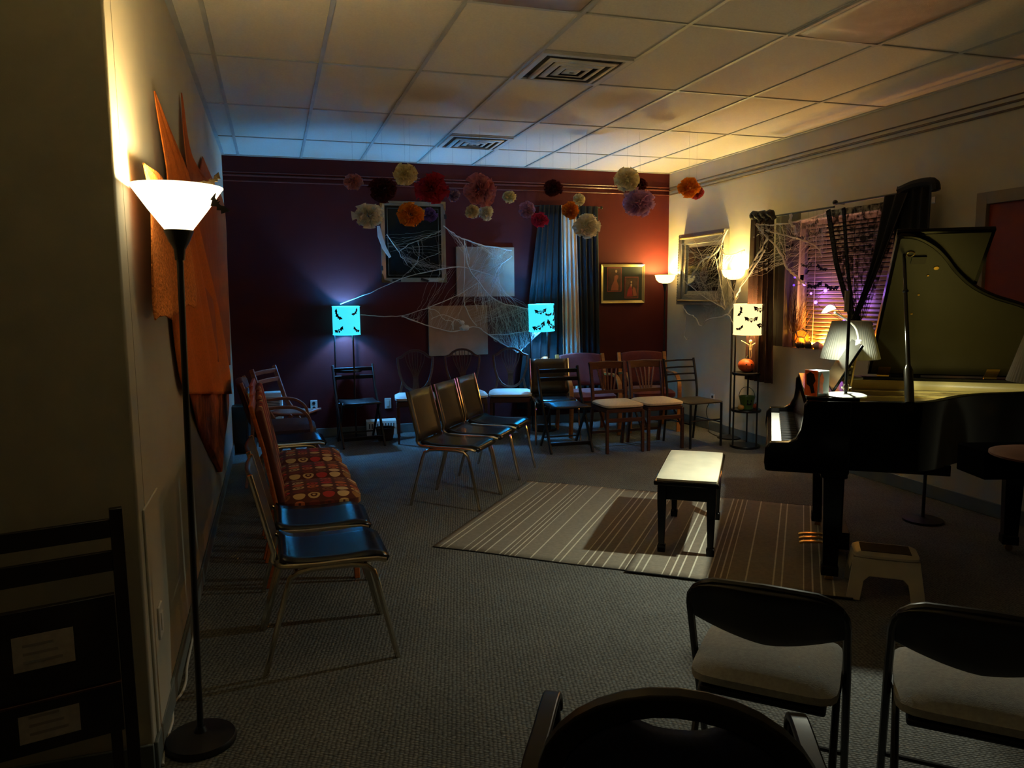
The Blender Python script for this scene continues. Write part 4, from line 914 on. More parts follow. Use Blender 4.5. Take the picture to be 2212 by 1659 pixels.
def sub(cx, cz, ww, hh, kind):
    b0_ = MB().box((cx, -.0135, cz), (ww+.016, .003, hh+.016)).build('print_border', 'print_border', t)
    MB().box((cx, -.0155, cz), (ww, .002, hh)).build('print', 'print_brown', b0_)
    f = lambda poly, mm, k: MB().prism(poly, (cx, -.0168-.0006*k, cz), (ww/2, 0, 0), (0, 0, hh/2), (0, -1, 0), .0006).build('print', mm, b0_)
    ov = lambda x, z, a, b_: [(x+a*math.cos(i*PI/8), z+b_*math.sin(i*PI/8)) for i in range(16)]
    if kind:
        f([(-.55, -.95), (.6, -.95), (.62, -.5), (.35, -.1), (.6, .2), (.62, .35), (.3, .4), (.0, .3), (-.05, -.1), (-.4, -.5)], 'print_flesh', 0); f(ov(.25, .72, .16, .13), 'print_cream', 0)
    else:
        f([(-.8, -.9), (.2, -.9), (.1, -.2), (.0, .25), (-.2, .2), (-.6, -.3)], 'print_red', 0); f([(.3, -.85), (.9, -.8), (.6, -.1), (.3, .1), (.15, -.2)], 'print_flesh', 0); f([(-.1, .0), (.08, .25), (.0, .42), (-.18, .3)], 'print_cream', 1); f(ov(-.05, .55, .12, .1), 'print_cream', 1)
sub(-.11, .05, .17, .27, 1); sub(.115, -.045, .165, .24, 0)
# ornate silver frame on the right wall
a, b_ = Px(1474, 508, XR-.02), Px(1573, 494, XR-.02); c = Px(1474, 658, XR-.02)
t = thing('ornate_frame', 'wide silver ornate frame with a dark portrait, wrapped in cobweb, on the cream wall', 'picture', (XR-.006, (a.y+b_.y)/2, (a.z+c.z)/2), -PI/2)
t.rotation_euler = (rad(-1.5), 0, -PI/2)
w_, h_ = abs(a.y-b_.y), a.z-c.z
frame(t, w_, h_, .18, .07, 'silver_frame', 3); MB().box((0, -.012, 0), (w_-.32, .016, h_-.32)).build('print', 'mirror_dark', t)
for z in (h_/2-.045, -h_/2+.045): MB().tube([(-w_/2+.03, -.068, z), (w_/2-.03, -.068, z)], .010, 8).build('bead_moulding', 'gold_frame', t)
mb = MB(); mb.ball((.03, -.021, .06), (.045, .004, .06)); mb.ball((.03, -.0205, -.07), (.09, .003, .09)); mb.build('portrait', 'print_brown', t)
mb = MB()
for k in range(26):
    for s in (-1, 1): mb.ball((s*(w_/2-.006), -.066, -h_/2+.02+(h_-.04)*k/25), .010, 6, 4)
mb.build('beaded_edge', 'silver_frame', t)
# ================================================================ CURTAINS
def curtain(name, top, bot, mm, parent, folds=7, amp=.03, nrm=(0, -1, 0), n=64, m=18, hang=None, th=.003):
    T0, T1, B0, B1 = [V(p) for p in (top[0], top[1], bot[0], bot[1])]; nv = V(nrm); ph = R.random()*6
    def fn(a, b_):
        p = (T0*(1-a)+T1*a)*(1-b_) + (B0*(1-a)+B1*a)*b_
        k = amp*(.55+.45*b_)*(math.sin(2*PI*folds*a+ph)+.35*math.sin(2*PI*folds*1.9*a+1.3*ph+2*b_))
        if hang: p = p+hang(a, b_)
        return p+nv*(k+amp*1.2)
    return MB().grid(fn, n, m).build(name, mm, parent, solid=th)
yb = BACK-.06; g = lambda x, y: Py(x, y, yb)
tz = g(1200, 446).z
rod = thing('curtain_rod', 'thin dark curtain rod over the black and cream curtains on the maroon wall', 'curtain rod', (g(1217, 446).x, yb, tz))
MB().tube([(-.47, 0, 0), (.47, 0, 0)], .008, 8).build('rod', 'black_metal', rod)
for s in (-1, 1):
    MB().ball((s*.475, 0, 0), .018, 10, 8).build('finial', 'black_metal', rod); MB().tube([(s*.44, 0, 0), (s*.44, .055, 0)], .006, 6).build('bracket', 'black_metal', rod)
def bc(label, x0, x1, xb0, xb1, yb_, mm, folds, off):
    t = thing('curtain', label, 'curtain', (g((x0+x1)/2, 446).x, yb-.012-off, 0)); o = V(t.location); ox = lambda x, z, y0: V((g(x, y0).x, yb-.012-off, z))-o
    zb = g((xb0+xb1)/2, yb_).z
    curtain('panel', (ox(x0, tz+.01, 446), ox(x1, tz+.01, 446)), (ox(xb0, zb, yb_), ox(xb1, zb, yb_)), mm, t, folds, .022)
bc('left black curtain panel, flared at the bottom and lit blue by the lamp', 1163, 1212, 1113, 1218, 880, 'curtain_black', 5, .0)
bc('narrow cream curtain panel between the two black ones', 1208, 1240, 1213, 1252, 880, 'curtain_cream', 4, .012)
bc('right black curtain panel beside the gold framed picture', 1238, 1289, 1249, 1296, 885, 'curtain_black', 4, .0)
# window rods and drapes on the right wall
XW = XR-.07
gx = lambda x, y, X=XW: Px(x, y, X)
p0, p1, p2, p3 = gx(1632, 474), gx(1802, 446), gx(1806, 442), gx(1975, 411)
rz_ = (p0.z+p1.z)/2
t = thing('curtain_rod', 'black window curtain rod, left length over the cobwebbed window', 'curtain rod', (XW, (p0.y+p1.y)/2, rz_)); l_ = (p0.y-p1.y)/2
MB().tube([(0, -l_, .0), (0, l_, 0)], .009, 8).build('rod', 'black_metal', t); MB().ball((0, l_+.012, 0), .02, 10, 8).build('finial', 'black_metal', t); MB().tube([(0, l_*.95, 0), (.068, l_*.95, 0)], .007, 6).build('bracket', 'black_metal', t)
rz2 = (p2.z+p3.z)/2
t = thing('curtain_rod', 'black window curtain rod, right length over the black lace', 'curtain rod', (XW, (p2.y+p3.y)/2, rz2)); l_ = (p2.y-p3.y)/2
MB().tube([(0, -l_-.1, .0), (0, l_, 0)], .009, 8).build('rod', 'black_metal', t); MB().ball((0, l_+.012, .012), .022, 10, 8).build('finial', 'black_metal', t); MB().tube([(0, l_*.96, 0), (.068, l_*.96, 0)], .007, 6).build('bracket', 'black_metal', t)
# left brown sheer
y0, y1 = gx(1634, 480).y, gx(1690, 470).y
t = thing('curtain', 'brown sheer curtain hanging left of the window behind the warm lamp', 'curtain', (XW-.02, (y0+y1)/2, 0)); oy = t.location.y
curtain('panel', ((0, y0-oy, rz_), (0, y1-oy+.05, rz_)), ((0.01, y0-oy+.04, .66), (.01, y1-oy+.02, .66)), 'brown_sheer', t, 5, .025, (-1, 0, 0))
y2, y3 = gx(1678, 480).y, gx(1732, 480).y
curtain('sheer_edge', ((.025, y2-oy, rz_-.01), (.025, y3-oy, rz_-.01)), ((.025, y2-oy, 1.02), (.025, y3-oy+.03, 1.02)), 'dark_sheer', t, 3, .012, (-1, 0, 0), th=0)['label'] = 'translucent sheer edge over the glass'
mb = MB()
for k in range(3): mb.tube(smooth_path([(-.03-.015*k, y0-oy-.02-.1*k, rz_+.0), (-.05, y0-oy-.05-.1*k, rz_+.05-.012*k), (-.05, y0-oy-.12-.1*k, rz_+.02), (-.04, y0-oy-.16-.1*k, rz_-.03)], 4), [.03+.008*math.sin(i) for i in range(13)], 8)
mb.build('gathered_top', 'curtain_black', t)
# black lace panel, tied back to the right
y0, y1 = p2.y-.01, p3.y; zt_ = rz2-.055; ty, tz_ = gx(1868, 688).y, gx(1868, 688).z
t = thing('lace_curtain', 'black lace curtain tied back to the right of the window behind the piano lid', 'curtain', (XW-.035, (y0+y1)/2, 0)); oy = t.location.y
def lace(a, b_):
    s = b_; y = (y0+(y1-y0)*a)*(1-s)+(ty+.02-.12*a)*s; bulge = math.sin(PI*s)*.05*(1-a); z = zt_*(1-s)+tz_*s + .02*math.sin(9*a)*s
    return V((-.02-.012*math.sin(2*PI*9*a)*(1-.3*s)-.03*s, y-oy+bulge, z))
MB().grid(lace, 60, 24).build('panel', 'black_lace', t)
for (sy, ey, r_) in ((y0, ty+.03, .028), (y0-.18, ty+.01, .018)):
    MB().tube([(-.05, sy-oy, zt_), (-.065, sy-oy+(ey-sy)*.35-.02, zt_+(tz_-zt_)*.5), (-.07, ey-oy, tz_)], 0, flat=(r_*1.6, .012), up=(1, 0, 0)).build('hem_band', 'black_gauze', t)
mb = MB(); mb.ball((-.06, ty-oy, tz_), (.03, .05, .05), 10, 8); mb.tube([(-.06, ty-oy, tz_), (-.055, ty-oy-.10, tz_-.10), (-.05, ty-oy-.16, tz_-.03)], [.03, .045, .02], 8); mb.build('tie_back', 'black_gauze', t)
# heavy black drape gathered at the right end
y0, y1 = gx(1962, 420).y, gx(2034, 405).y
t = thing('curtain', 'solid black curtain gathered at the right end of the window rod', 'curtain', (XW-.03, (y0+y1)/2, 0)); oy = t.location.y
curtain('panel', ((-.01, y0-oy+.02, rz2+.04), (-.01, y1-oy, rz2+.04)), ((-.01, y0-oy+.05, .75), (-.01, y1-oy, .75)), 'curtain_black', t, 4, .028, (-1, 0, 0))
mb = MB(); mb.tube(smooth_path([(-.05, y0-oy, rz2+.01), (-.06, (y0+y1)/2-oy, rz2+.035), (-.05, y1-oy, rz2+.03), (-.05, y1-oy-.03, rz2-.03)], 4), .032, 8); mb.build('gathered_top', 'curtain_black', t)
MB().grid(lambda a, b_: V((-.09-.02*math.sin(14*a+2*b_)*(1-.5*b_), ((y0+.10-.24*a)*(1-b_)+(ty+.0-.05*a)*b_)-oy+.05*math.sin(PI*b_)*(a-.8), (rz2-.02)*(1-b_)+tz_*b_-.05*math.sin(PI*b_))), 28, 14).build('swag', 'curtain_black', t, solid=.004)
s_ = gx(2018, 432, XW-.12); MB().box((-.095, s_.y-oy, s_.z), (.004, .03, .045)).build('white_tag', 'paper_white', t)['label'] = 'small white tag'
# ================================================================ WINDOW DECORATIONS
bats = [(1757, 485, .05, .5), (1762, 504, .062, .25), (1722, 513, .06, -.35), (1705, 533, .04, .3), (1742, 574, .045, .0), (1774, 580, .045, -.5), (1760, 618, .06, .2), (1795, 622, .055, -.25)]
blab = ['topmost black paper bat in the window', 'wide black paper bat just below the topmost one in the window', 'black paper bat half behind the cobweb in the window', 'small faint black bat beside the brown curtain', 'black paper bat in the middle of the window', 'thin tilted black bat right of the middle one', 'black paper bat with upright wings among the purple lights', 'black paper bat beside the black lace and a purple light']
for (x, y, s, r_), lb in zip(bats, blab):
    p = gx(x, y, XW-.0); t = thing('paper_bat', lb, 'paper bat', tuple(p), 0, 'black paper bats in the window')
    ca, sa = math.cos(r_), math.sin(r_)
    bat_obj(s*1.1, t, lambda x_, y_, k: V((.77*(x_*ca-y_*sa)+.0012*k, -.63*(x_*ca-y_*sa)+.0012*k, x_*sa+y_*ca)), 'bat_body')
    MB().tube([(0, 0, 0), (0, 0, rz_-p.z)], .0008, 4).build('thread', 'black_paper', t)
# purple string lights
pts = [(1717, 599), (1715, 616), (1738, 614), (1752, 634), (1783, 628), (1762, 653), (1823, 693), (1801, 655)]
P_ = [Px(x, y, XR+.035) for x, y in pts]; o = P_[0]; t = thing('string_lights', 'string of tiny purple lights glowing in the window', 'string lights', tuple(o))
MB().tube(smooth_path([p-o for p in P_], 5), .0018, 5).build('cord', 'black_paper', t)
for i, p in enumerate(P_[:7]): MB().ball(tuple(p-o), .015 if i in (2, 4, 5) else .010, 10, 8).build('bulb', 'led_purple', t)
light('lamp_light', 'POINT', P_[3]-o+V((.02, 0, 0)), .4, (.42, .18, 1), t, .05); light('lamp_light', 'POINT', Px(1850, 640, XR+.06)-o, .8, (.42, .18, 1), t, .05)
# lantern on the sill: wire dodecahedron round an amber bulb
SZ = WZ0+.015; SX = XR+.045
y_ = Px(1731, 750, SX).y; t = thing('geometric_lantern', 'black wire geometric lantern glowing orange on the window sill', 'lantern', (SX, y_, SZ+.088))
ph = (1+5**.5)/2; dv_ = [V((a, b, c)) for a in (-1, 1) for b in (-1, 1) for c in (-1, 1)]
for a in (-1, 1):
    for b in (-1, 1): dv_ += [V((0, a/ph, b*ph)), V((a/ph, b*ph, 0)), V((a*ph, 0, b/ph))]
rot = Matrix.Rotation(.55, 3, 'X') @ Matrix.Rotation(.3, 3, 'Z'); dv_ = [rot @ (q_*(.085/3**.5)) for q_ in dv_]; el = min((a-b).length for i, a in enumerate(dv_) for b in dv_[:i])
mb = MB()
for i, a in enumerate(dv_):
    for b in dv_[:i]:
        if (a-b).length < el*1.05: mb.tube([a, b], .0055, 6)
mb.build('wire_frame', 'black_paper', t)
MB().ball((0, 0, 0), .066, 16, 12).build('amber_globe', 'amber_glass', t)
MB().ball((0, 0, -.03), (.022, .022, .03), 12, 8).build('bulb', 'ember_bulb', t)
light('lamp_light', 'POINT', (.0, 0, .0), 2.2, (1, .36, .03), t, .03)
y2 = Px(1768, 745, XR+.06).y
t = thing('added_glow_light', 'added orange light on the sill for the glow on the blind', 'light', (XR+.045, y2+.02, SZ)); MB().lathe([(0, 0), (.02, 0), (.02, .03), (.008, .05), (0, .055)], 12).build('bulb', 'ember_bulb', t); light('lamp_light', 'POINT', (-.005, 0, .07), 11, (1, .40, .05), t, .02)  # added lamp for the bright orange patch on the slats beside the lantern
def rock(label, x, y, X, s, m, group=None, name='stone'):
    p = Px(x, y, X); o = MB().ball((0, 0, s[2]*.85), s, 14, 9, lambda q_, a, th: 1+.10*math.sin(3*a+th*2)+.06*math.sin(5*a)).build(name, m); o.location = (X, p.y, SZ); return tag(o, label, 'stone', group)
rock('dark stone in front of the wire lantern on the sill', 1728, 752, XR+.012, (.035, .06, .030), 'stone_dark'); rock('long dark stone right of the lantern on the sill', 1748, 750, XR+.03, (.04, .075, .034), 'stone_dark'); rock('pale pinkish stone at the right of the sill stones', 1766, 752, XR+.02, (.038, .055, .035), 'stone_pale')
# dried branches on the sill
p = Px(1706, 748, XR+.05); t = thing('dried_branches', 'bundle of dry twigs standing left in the window', 'branches', (XR+.055, min(p.y, WY1-.12), SZ), 0)
MB().lathe([(0, 0), (.03, 0), (.036, .05), (.028, .09), (.03, .10), (0, .10)], 16).build('vase', 'stone_dark', t)
RR = random.Random(3)
mb = MB()
for k in range(46):
    a = RR.uniform(-1.1, .75); L_ = RR.uniform(.2, .52); x_ = RR.uniform(-.05, .04)
    p1_ = V((0, 0, .09)); d_ = V((x_*.8, -math.sin(a)*.8, math.cos(a))); pts = [p1_]
    d_.normalize()
    for j in range(6):
        d_ = (d_+V((RR.uniform(-.08, .08), RR.uniform(-.35, .35), RR.uniform(-.2, .2)))).normalized(); q_ = pts[-1]+d_*L_/6; q_.x = max(-.04, min(.06, q_.x)); q_.y = min(q_.y, .06); pts.append(q_)
        if j > 1:
            e_ = (d_+V((RR.uniform(-.1, .1), RR.uniform(-1, 1), RR.uniform(-.3, .5)))).normalized(); r2 = q_+e_*RR.uniform(.03, .08); r2.x = max(-.04, min(.06, r2.x)); r2.y = min(r2.y, .06); mb.tube([q_, r2], .0013, 4)
    mb.tube(pts, [.0028-.0003*i for i in range(7)], 5)
mb.build('twigs', 'twig', t)
# ================================================================ COBWEBS
def tpath(path, fn): return [fn(*p) for p in path]
def strand(mb, pts, r, n=4, jit=.004):
    P_ = smooth_path(pts, 4); P_ = [p+V((R.gauss(0, jit), R.gauss(0, jit*.6), R.gauss(0, jit))) if 0 < i < len(P_)-1 else p for i, p in enumerate(P_)]
    mb.tube(P_, [r*(.75+.5*R.random()) for _ in P_], n)
def pl_at(P_, t_):
    f = t_*(len(P_)-1); i = min(int(f), len(P_)-2); return P_[i].lerp(P_[i+1], f-i)
def fan(mb, A, B, n, r=.0009, sag=.02, spread=.15):
    r *= .75
    for k in range(int(n*1.5)):
        t_ = R.random(); u = min(1, max(0, t_+R.uniform(-spread, spread))); a, b = pl_at(A, t_), pl_at(B, u)
        m_ = a.lerp(b, .5)+V((R.uniform(-sag, sag), R.uniform(-sag, 0), R.uniform(-sag, sag)-sag*.4)); q1 = a.lerp(b, .25)+V((R.uniform(-sag, sag)*.6, 0, R.uniform(-sag, sag)*.6))
        q3 = a.lerp(b, .75)+V((R.uniform(-sag, sag)*.8, 0, R.uniform(-sag, sag)*.8)); strand(mb, [a, q1, m_, q3, b], r*(.5+.8*R.random()), 3, .003)
def sheet(mb, A, B, nu=14, nv=6):
    mb.grid(lambda a, b: pl_at(A, a).lerp(pl_at(B, a), b)+V((0, .008*math.sin(7*a+5*b), .006*math.sin(9*a-4*b))), nu, nv)
t = thing('cobweb', 'stretched white cobweb between the mirror, canvases and two blue lamps', 'cobweb', tuple(Py(1000, 600, 8.2)))
o = V(t.location); w2 = lambda x, y, Y=8.26: Py(x, y, Y)-o
LQ = lambda pts: [w2(*p) for p in pts]
mainA = LQ([(735, 657, 8.2), (800, 632, 8.22), (870, 601, 8.28), (930, 586), (990, 577), (1040, 588), (1066, 597)])
mainB = LQ([(779, 680, 8.2), (820, 683, 8.24), (868, 682), (900, 673), (928, 664), (985, 640), (1030, 612)])
mainC = LQ([(958, 488), (985, 508), (1003, 517), (1040, 529), (1075, 535), (1106, 541)])
mainD = LQ([(1106, 553), (1085, 570), (1071, 590), (1062, 620)])
mainE = LQ([(1003, 518), (1003, 560), (1003, 640), (1004, 660), (1018, 690), (1030, 704)])
mainF = LQ([(1004, 536), (1012, 578), (1035, 610), (1060, 640), (1095, 658), (1148, 668, 8.0)])
mainG = LQ([(868, 683), (900, 695), (940, 708), (975, 716), (1000, 712), (1028, 706), (1050, 720), (1085, 742), (1112, 757), (1122, 760), (1138, 745), (1168, 716, 8.0)])
mainH = LQ([(1056, 722), (1095, 722), (1130, 717), (1160, 712, 8.0)])
mainI = LQ([(925, 666), (945, 672), (958, 690), (975, 694), (978, 708)]); mainJ = LQ([(979, 712), (978, 698), (985, 691), (994, 692), (1004, 703)])
mb = MB()
for P_, r_ in ((mainA, .0045), (mainB, .0035), (mainC, .0065), (mainD, .0055), (mainE, .0055), (mainF, .006), (mainG, .006), (mainH, .004), (mainI, .004), (mainJ, .006)): strand(mb, P_, r_, 6, .003)
for P_ in (LQ([(1003, 520), (1010, 545), (1014, 562)]), LQ([(1004, 536), (990, 516), (972, 500)]), LQ([(1040, 586), (1035, 610), (1032, 640)]), LQ([(1095, 540), (1075, 556), (1060, 560)]), LQ([(1027, 640), (1025, 652), (1031, 668)]), LQ([(931, 690), (960, 680), (1000, 700)])): strand(mb, P_, .004, 5, .003)
mb.ball(tuple(w2(1004, 708, 8.25)), (.055, .025, .03), 12, 8, lambda p, a, th: 1+.2*math.sin(5*a+3*th)); mb.ball(tuple(w2(998, 697, 8.25)), (.03, .02, .025), 10, 8)
mb.build('main_strands', 'web_fibre', t)
mb = MB()
fan(mb, mainF[2:], mainG[5:], 50, sag=.05); fan(mb, mainF[3:], mainH, 40, sag=.05); fan(mb, mainH, mainG[7:], 40); fan(mb, mainC, mainF[:3], 40); fan(mb, mainC[2:], mainD, 30); fan(mb, mainB[2:], mainG[:4], 26); fan(mb, mainE[2:], mainF[2:], 30); fan(mb, mainA[3:], mainB[3:], 16); fan(mb, mainD, mainF[1:], 30)
mr = LQ([(830, 500), (838, 530), (846, 556)]); mt = LQ([(955, 492), (953, 530), (958, 560)]); md_ = LQ([(835, 506), (862, 545), (880, 572)])
fan(mb, mr, mt, 7, .0008, .03, .4); fan(mb, md_, mainA[2:5], 12, .0008, .03, .3); fan(mb, LQ([(865, 545), (890, 530), (945, 498)]), LQ([(870, 560), (900, 560), (950, 575)]), 5, .0008, .04, .5)
mb.build('fine_fibres', 'web_fibre', t)
mb = MB(); strand(mb, md_, .004, 5); strand(mb, LQ([(862, 543), (890, 525), (925, 512), (952, 498)]), .003, 5); strand(mb, LQ([(880, 590), (900, 570), (905, 545), (903, 520)]), .002, 4); strand(mb, LQ([(868, 600), (905, 565), (950, 545)]), .0016, 4)
mb.tube(LQ([(817, 488, 8.3), (821, 510, 8.3), (830, 535, 8.3), (843, 556, 8.3)]), 0, flat=[(.03, .008), (.05, .008), (.045, .008), (.025, .008)], up=(0, 1, 0)); mb.build('mirror_strands', 'web_fibre', t)
mb = MB(); sheet(mb, mainF[2:], mainH); sheet(mb, mainH, mainG[7:]); sheet(mb, mainC[2:], mainD); mb.build('gauze', 'web_gauze', t)
# web over the ornate frame
t = thing('cobweb', 'cobweb draped over the ornate silver frame and down to the bowl lamp', 'cobweb', tuple(Px(1530, 600, XR-.10))); o = V(t.location)
LX_ = lambda pts, X=XR-.11: [Px(p[0], p[1], p[2] if len(p) > 2 else X)-o for p in pts]
mb = MB()
mm_ = [LX_([(1572, 496), (1562, 515), (1558, 535), (1567, 550), (1590, 548), (1608, 540)]), LX_([(1472, 527), (1474, 590), (1485, 612), (1520, 640), (1556, 662), (1566, 668)]), LX_([(1476, 662), (1484, 676), (1500, 684), (1510, 700), (1516, 704), (1530, 690), (1560, 684), (1575, 676)]),
       LX_([(1576, 672), (1590, 640), (1600, 622), (1640, 560), (1652, 540)], XR-.2), LX_([(1482, 680), (1480, 705), (1478, 725), (1484, 734), (1487, 728)]), LX_([(1569, 600), (1578, 622), (1586, 632), (1587, 655), (1575, 675)], XR-.2), LX_([(1610, 600), (1598, 622), (1587, 632)], XR-.2), LX_([(1570, 678), (1580, 690), (1586, 702)], XR-.2), LX_([(1560, 528), (1540, 552), (1520, 560), (1500, 585), (1492, 600)]), LX_([(1545, 555), (1552, 590), (1562, 640), (1568, 664)]), LX_([(1500, 520), (1512, 545), (1520, 565)])]
for P_, r_ in zip(mm_, (.007, .005, .006, .008, .005, .006, .005, .004, .008, .004, .003)): strand(mb, P_, r_, 6, .004)
mb.build('main_strands', 'web_fibre', t)
mb = MB(); fan(mb, mm_[0], mm_[1], 26, .0010, .05, .4); fan(mb, mm_[8], mm_[1], 24, .0010, .05, .3); fan(mb, mm_[9], mm_[1], 22, .0010, .04, .3); fan(mb, mm_[5], mm_[3][:3], 14, .0013, .02); mb.build('fine_fibres', 'web_fibre', t)
mb = MB(); sheet(mb, mm_[1][3:], mm_[2][-4:]); sheet(mb, LX_([(1570, 640), (1585, 640)]), LX_([(1556, 682), (1568, 684)])); mb.build('gauze', 'web_gauze', t)
# web on the window
t = thing('cobweb', 'cobweb fanning from the brown curtain corner across the window', 'cobweb', tuple(Px(1700, 520, XW-.05))); o = V(t.location); XX = XW-.06
LW = lambda pts, X=XX: [Px(p[0], p[1], X)-o for p in pts]
k0 = [LW([(1632, 484), (1670, 486), (1700, 482), (1740, 474), (1780, 460), (1792, 452)]), LW([(1632, 484), (1660, 515), (1685, 545), (1700, 580), (1712, 590), (1730, 606), (1742, 614)]), LW([(1645, 496), (1690, 508), (1720, 514), (1750, 526), (1770, 540), (1775, 556)]), LW([(1660, 512), (1645, 540), (1625, 570), (1612, 600)]), LW([(1650, 500), (1636, 508), (1628, 512)]),
      LW([(1708, 462), (1708, 480), (1716, 492), (1718, 506)]), LW([(1790, 452), (1792, 470), (1796, 490)]), LW([(1690, 486), (1695, 520), (1697, 545)]), LW([(1675, 495), (1690, 530), (1697, 560)])]
mb = MB()
for P_, r_ in zip(k0, (.007, .010, .006, .010, .004, .014, .005, .004, .004)): strand(mb, P_, r_, 6, .004)
mb.build('main_strands', 'web_fibre', t)
mb = MB(); fan(mb, k0[0], k0[2], 34, .0012, .04, .2); fan(mb, k0[1][:5], k0[2], 30, .0012, .04, .2); fan(mb, k0[1][:4], k0[3], 26, .0015, .03, .2); mb.build('fine_fibres', 'web_fibre', t)
mb = MB(); sheet(mb, k0[0], k0[2]); sheet(mb, k0[1], [p+V((-.01, -.035-.03*math.sin(i), -.02)) for i, p in enumerate(k0[1])]); sheet(mb, k0[0][3:], LW([(1720, 500), (1720, 510), (1718, 515)])); mb.build('gauze', 'web_gauze', t)
# ================================================================ TISSUE POM-POMS hung from the ceiling
def pom(label, x, y, r, col, Y):
    c = Py(x, y, Y); rr = r*1.02/ (F/ (c-V((0, 0, EYE))).dot(_f))
    key = 'tissue_'+col[0]
    if key not in MATS: mat(key, col[1], .9, noise=(25, .12), trans=.15)
    t = thing('tissue_pompom', label, 'pom-pom', tuple(c), 0, 'tissue pom-poms hanging from the ceiling')
    RR = random.Random(int(x*7+y)); mb = MB(); n = 64
    sq = V((RR.uniform(.92, 1.05), RR.uniform(.9, 1.05), RR.uniform(.82, .98)))
    for k in range(n):
        z = 1-2*(k+.5)/n; a = 2.39996*k+RR.uniform(-.2, .2); d = V((math.sqrt(1-z*z)*math.cos(a), math.sqrt(1-z*z)*math.sin(a), z))
        e1 = d.orthogonal().normalized(); e1.rotate(Matrix.Rotation(RR.uniform(0, 6.28), 3, d)); e2 = d.cross(e1)
        L_ = rr*RR.uniform(.70, 1.10); wv = rr*RR.uniform(.34, .50); ph_ = RR.uniform(0, 6)
        def fn(u, v):
            s = (u-.5)*2; rad_ = L_*(.35+.65*v)
            p = d*(rad_*(1-.10*s*s*v)) + e1*(s*wv*(.35+.75*v)) + e2*(wv*.62*math.sin(3.2*s+ph_)*v + wv*.30*math.sin(8*s+ph_)*v*v)
            return V((p.x*sq.x, p.y*sq.y, p.z*sq.z))
        mb.grid(fn, 9, 3)
    mb.build('tissue_petals', key, t, smooth=30)
    MB().tube([(0, 0, 0), (0, 0, CEIL-c.z+.004)], .0004, 4).build('string', 'black_paper', t)
pink = ('pink', (.82, .56, .56)); plum = ('plum', (.32, .09, .13)); cream = ('cream', (.93, .88, .70)); crim = ('crimson', (.74, .15, .24)); mauve = ('mauve', (.62, .50, .62)); ivory = ('ivory', (.94, .93, .86)); oran = ('orange', (.95, .60, .14)); purp = ('purple', (.52, .42, .72)); rose = ('rose', (.80, .52, .56)); lilac = ('lilac', (.78, .60, .76)); mag = ('magenta', (.82, .22, .46))
POM = [('small dusty pink pom-pom, the leftmost of all', 763, 393, 19, pink, 6.9), ('large dark plum pom-pom above the ivory one at left', 827, 411, 31, plum, 6.9), ('round cream pom-pom highest at left, near the ceiling', 875, 377, 27, cream, 6.3), ('large crimson pom-pom above the mirror', 932, 407, 38, crim, 6.5), ('small mauve pom-pom right beside the crimson one', 979, 422, 16, mauve, 7.1), ('ivory pom-pom tinged blue at the mirror\'s upper left corner', 796, 465, 31, ivory, 6.8), ('orange pom-pom in front of the mirror', 888, 463, 30, oran, 6.3), ('small purple pom-pom in front of the mirror beside the orange one', 928, 464, 16, purp, 7.0), ('largest dusty rose pom-pom in the middle of the row', 1038, 411, 36, rose, 6.4), ('small cream pom-pom under the rose one, left of two', 1020, 457, 16, cream, 6.6), ('small ivory pom-pom under the rose one, right of two', 1050, 459, 17, ivory, 6.8), ('small cream pom-pom alone right of the big rose one', 1100, 425, 14, cream, 7.0), ('dark plum pom-pom over the left edge of the curtains', 1195, 407, 20, plum, 6.6), ('small lilac pom-pom touching the magenta one', 1138, 454, 19, lilac, 6.7), ('small magenta pom-pom against the black curtain', 1167, 475, 19, mag, 6.6), ('tiny cream pom-pom above the orange one at the curtain', 1250, 432, 13, cream, 6.9), ('orange pom-pom at the top of the cream curtain', 1232, 455, 20, oran, 6.5), ('ivory pom-pom hanging lowest, against the right black curtain', 1267, 489, 28, ivory, 6.4), ('ivory pom-pom above the lilac one near the room corner', 1355, 388, 27, cream, 6.3), ('small plum pom-pom hidden behind the ivory one near the corner', 1383, 400, 16, plum, 6.6), ('large lilac pom-pom near the room corner', 1380, 438, 34, lilac, 6.3), ('orange pom-pom against the cream wall, the rightmost pair', 1488, 405, 24, oran, 6.0), ('pink pom-pom tucked behind the rightmost orange one', 1504, 416, 15, ('deep_pink', (.74, .30, .32)), 6.2)]
for a in POM: pom(*a)
# ================================================================ ORANGE DRAPERY on the left wall
def drape(name, label, left, right, mm, off=.02, nu=24, amp=.012, folds=4, cat='cloth', nv=30, edge=0):
    Lp = smooth_path([Px(x, y, XL+off) for x, y in left], 6); Rp = smooth_path([Px(x, y, XL+off) for x, y in right], 6); o = pl_at(Lp, .5); o = V((XL, o.y, 0)); ph_ = R.random()*5
    def fn(a, b): p = pl_at(Lp, b).lerp(pl_at(Rp, b), a); return p-o+V((amp*min(1, .08+3*b)*(1+math.sin(2*PI*folds*a+ph_+2.5*b)*(.6+.4*math.sin(5*b+ph_))+.4*math.sin(11*a+6*b)), 0, edge*math.sin(30*a)*(b > .97)))
    ob = MB().grid(fn, nu, nv).build(name, mm, solid=.004); ob.location = o
    return tag(ob, label, cat)
drape('sheer_cloth', 'sheer peach-orange cloth hanging behind, nearest the maroon wall', [(391, 200), (392, 330), (405, 470), (430, 620), (450, 780)], [(392, 203), (415, 350), (478, 440), (489, 620), (493, 790)], 'orange_sheer', .010, 40, .018, 3)
drape('sheer_cloth', 'small orange peak of cloth just behind the torchiere shade', [(437, 338), (425, 390), (440, 440)], [(439, 342), (466, 410), (478, 440)], 'orange_sheer', .012, 12, .008, 2)
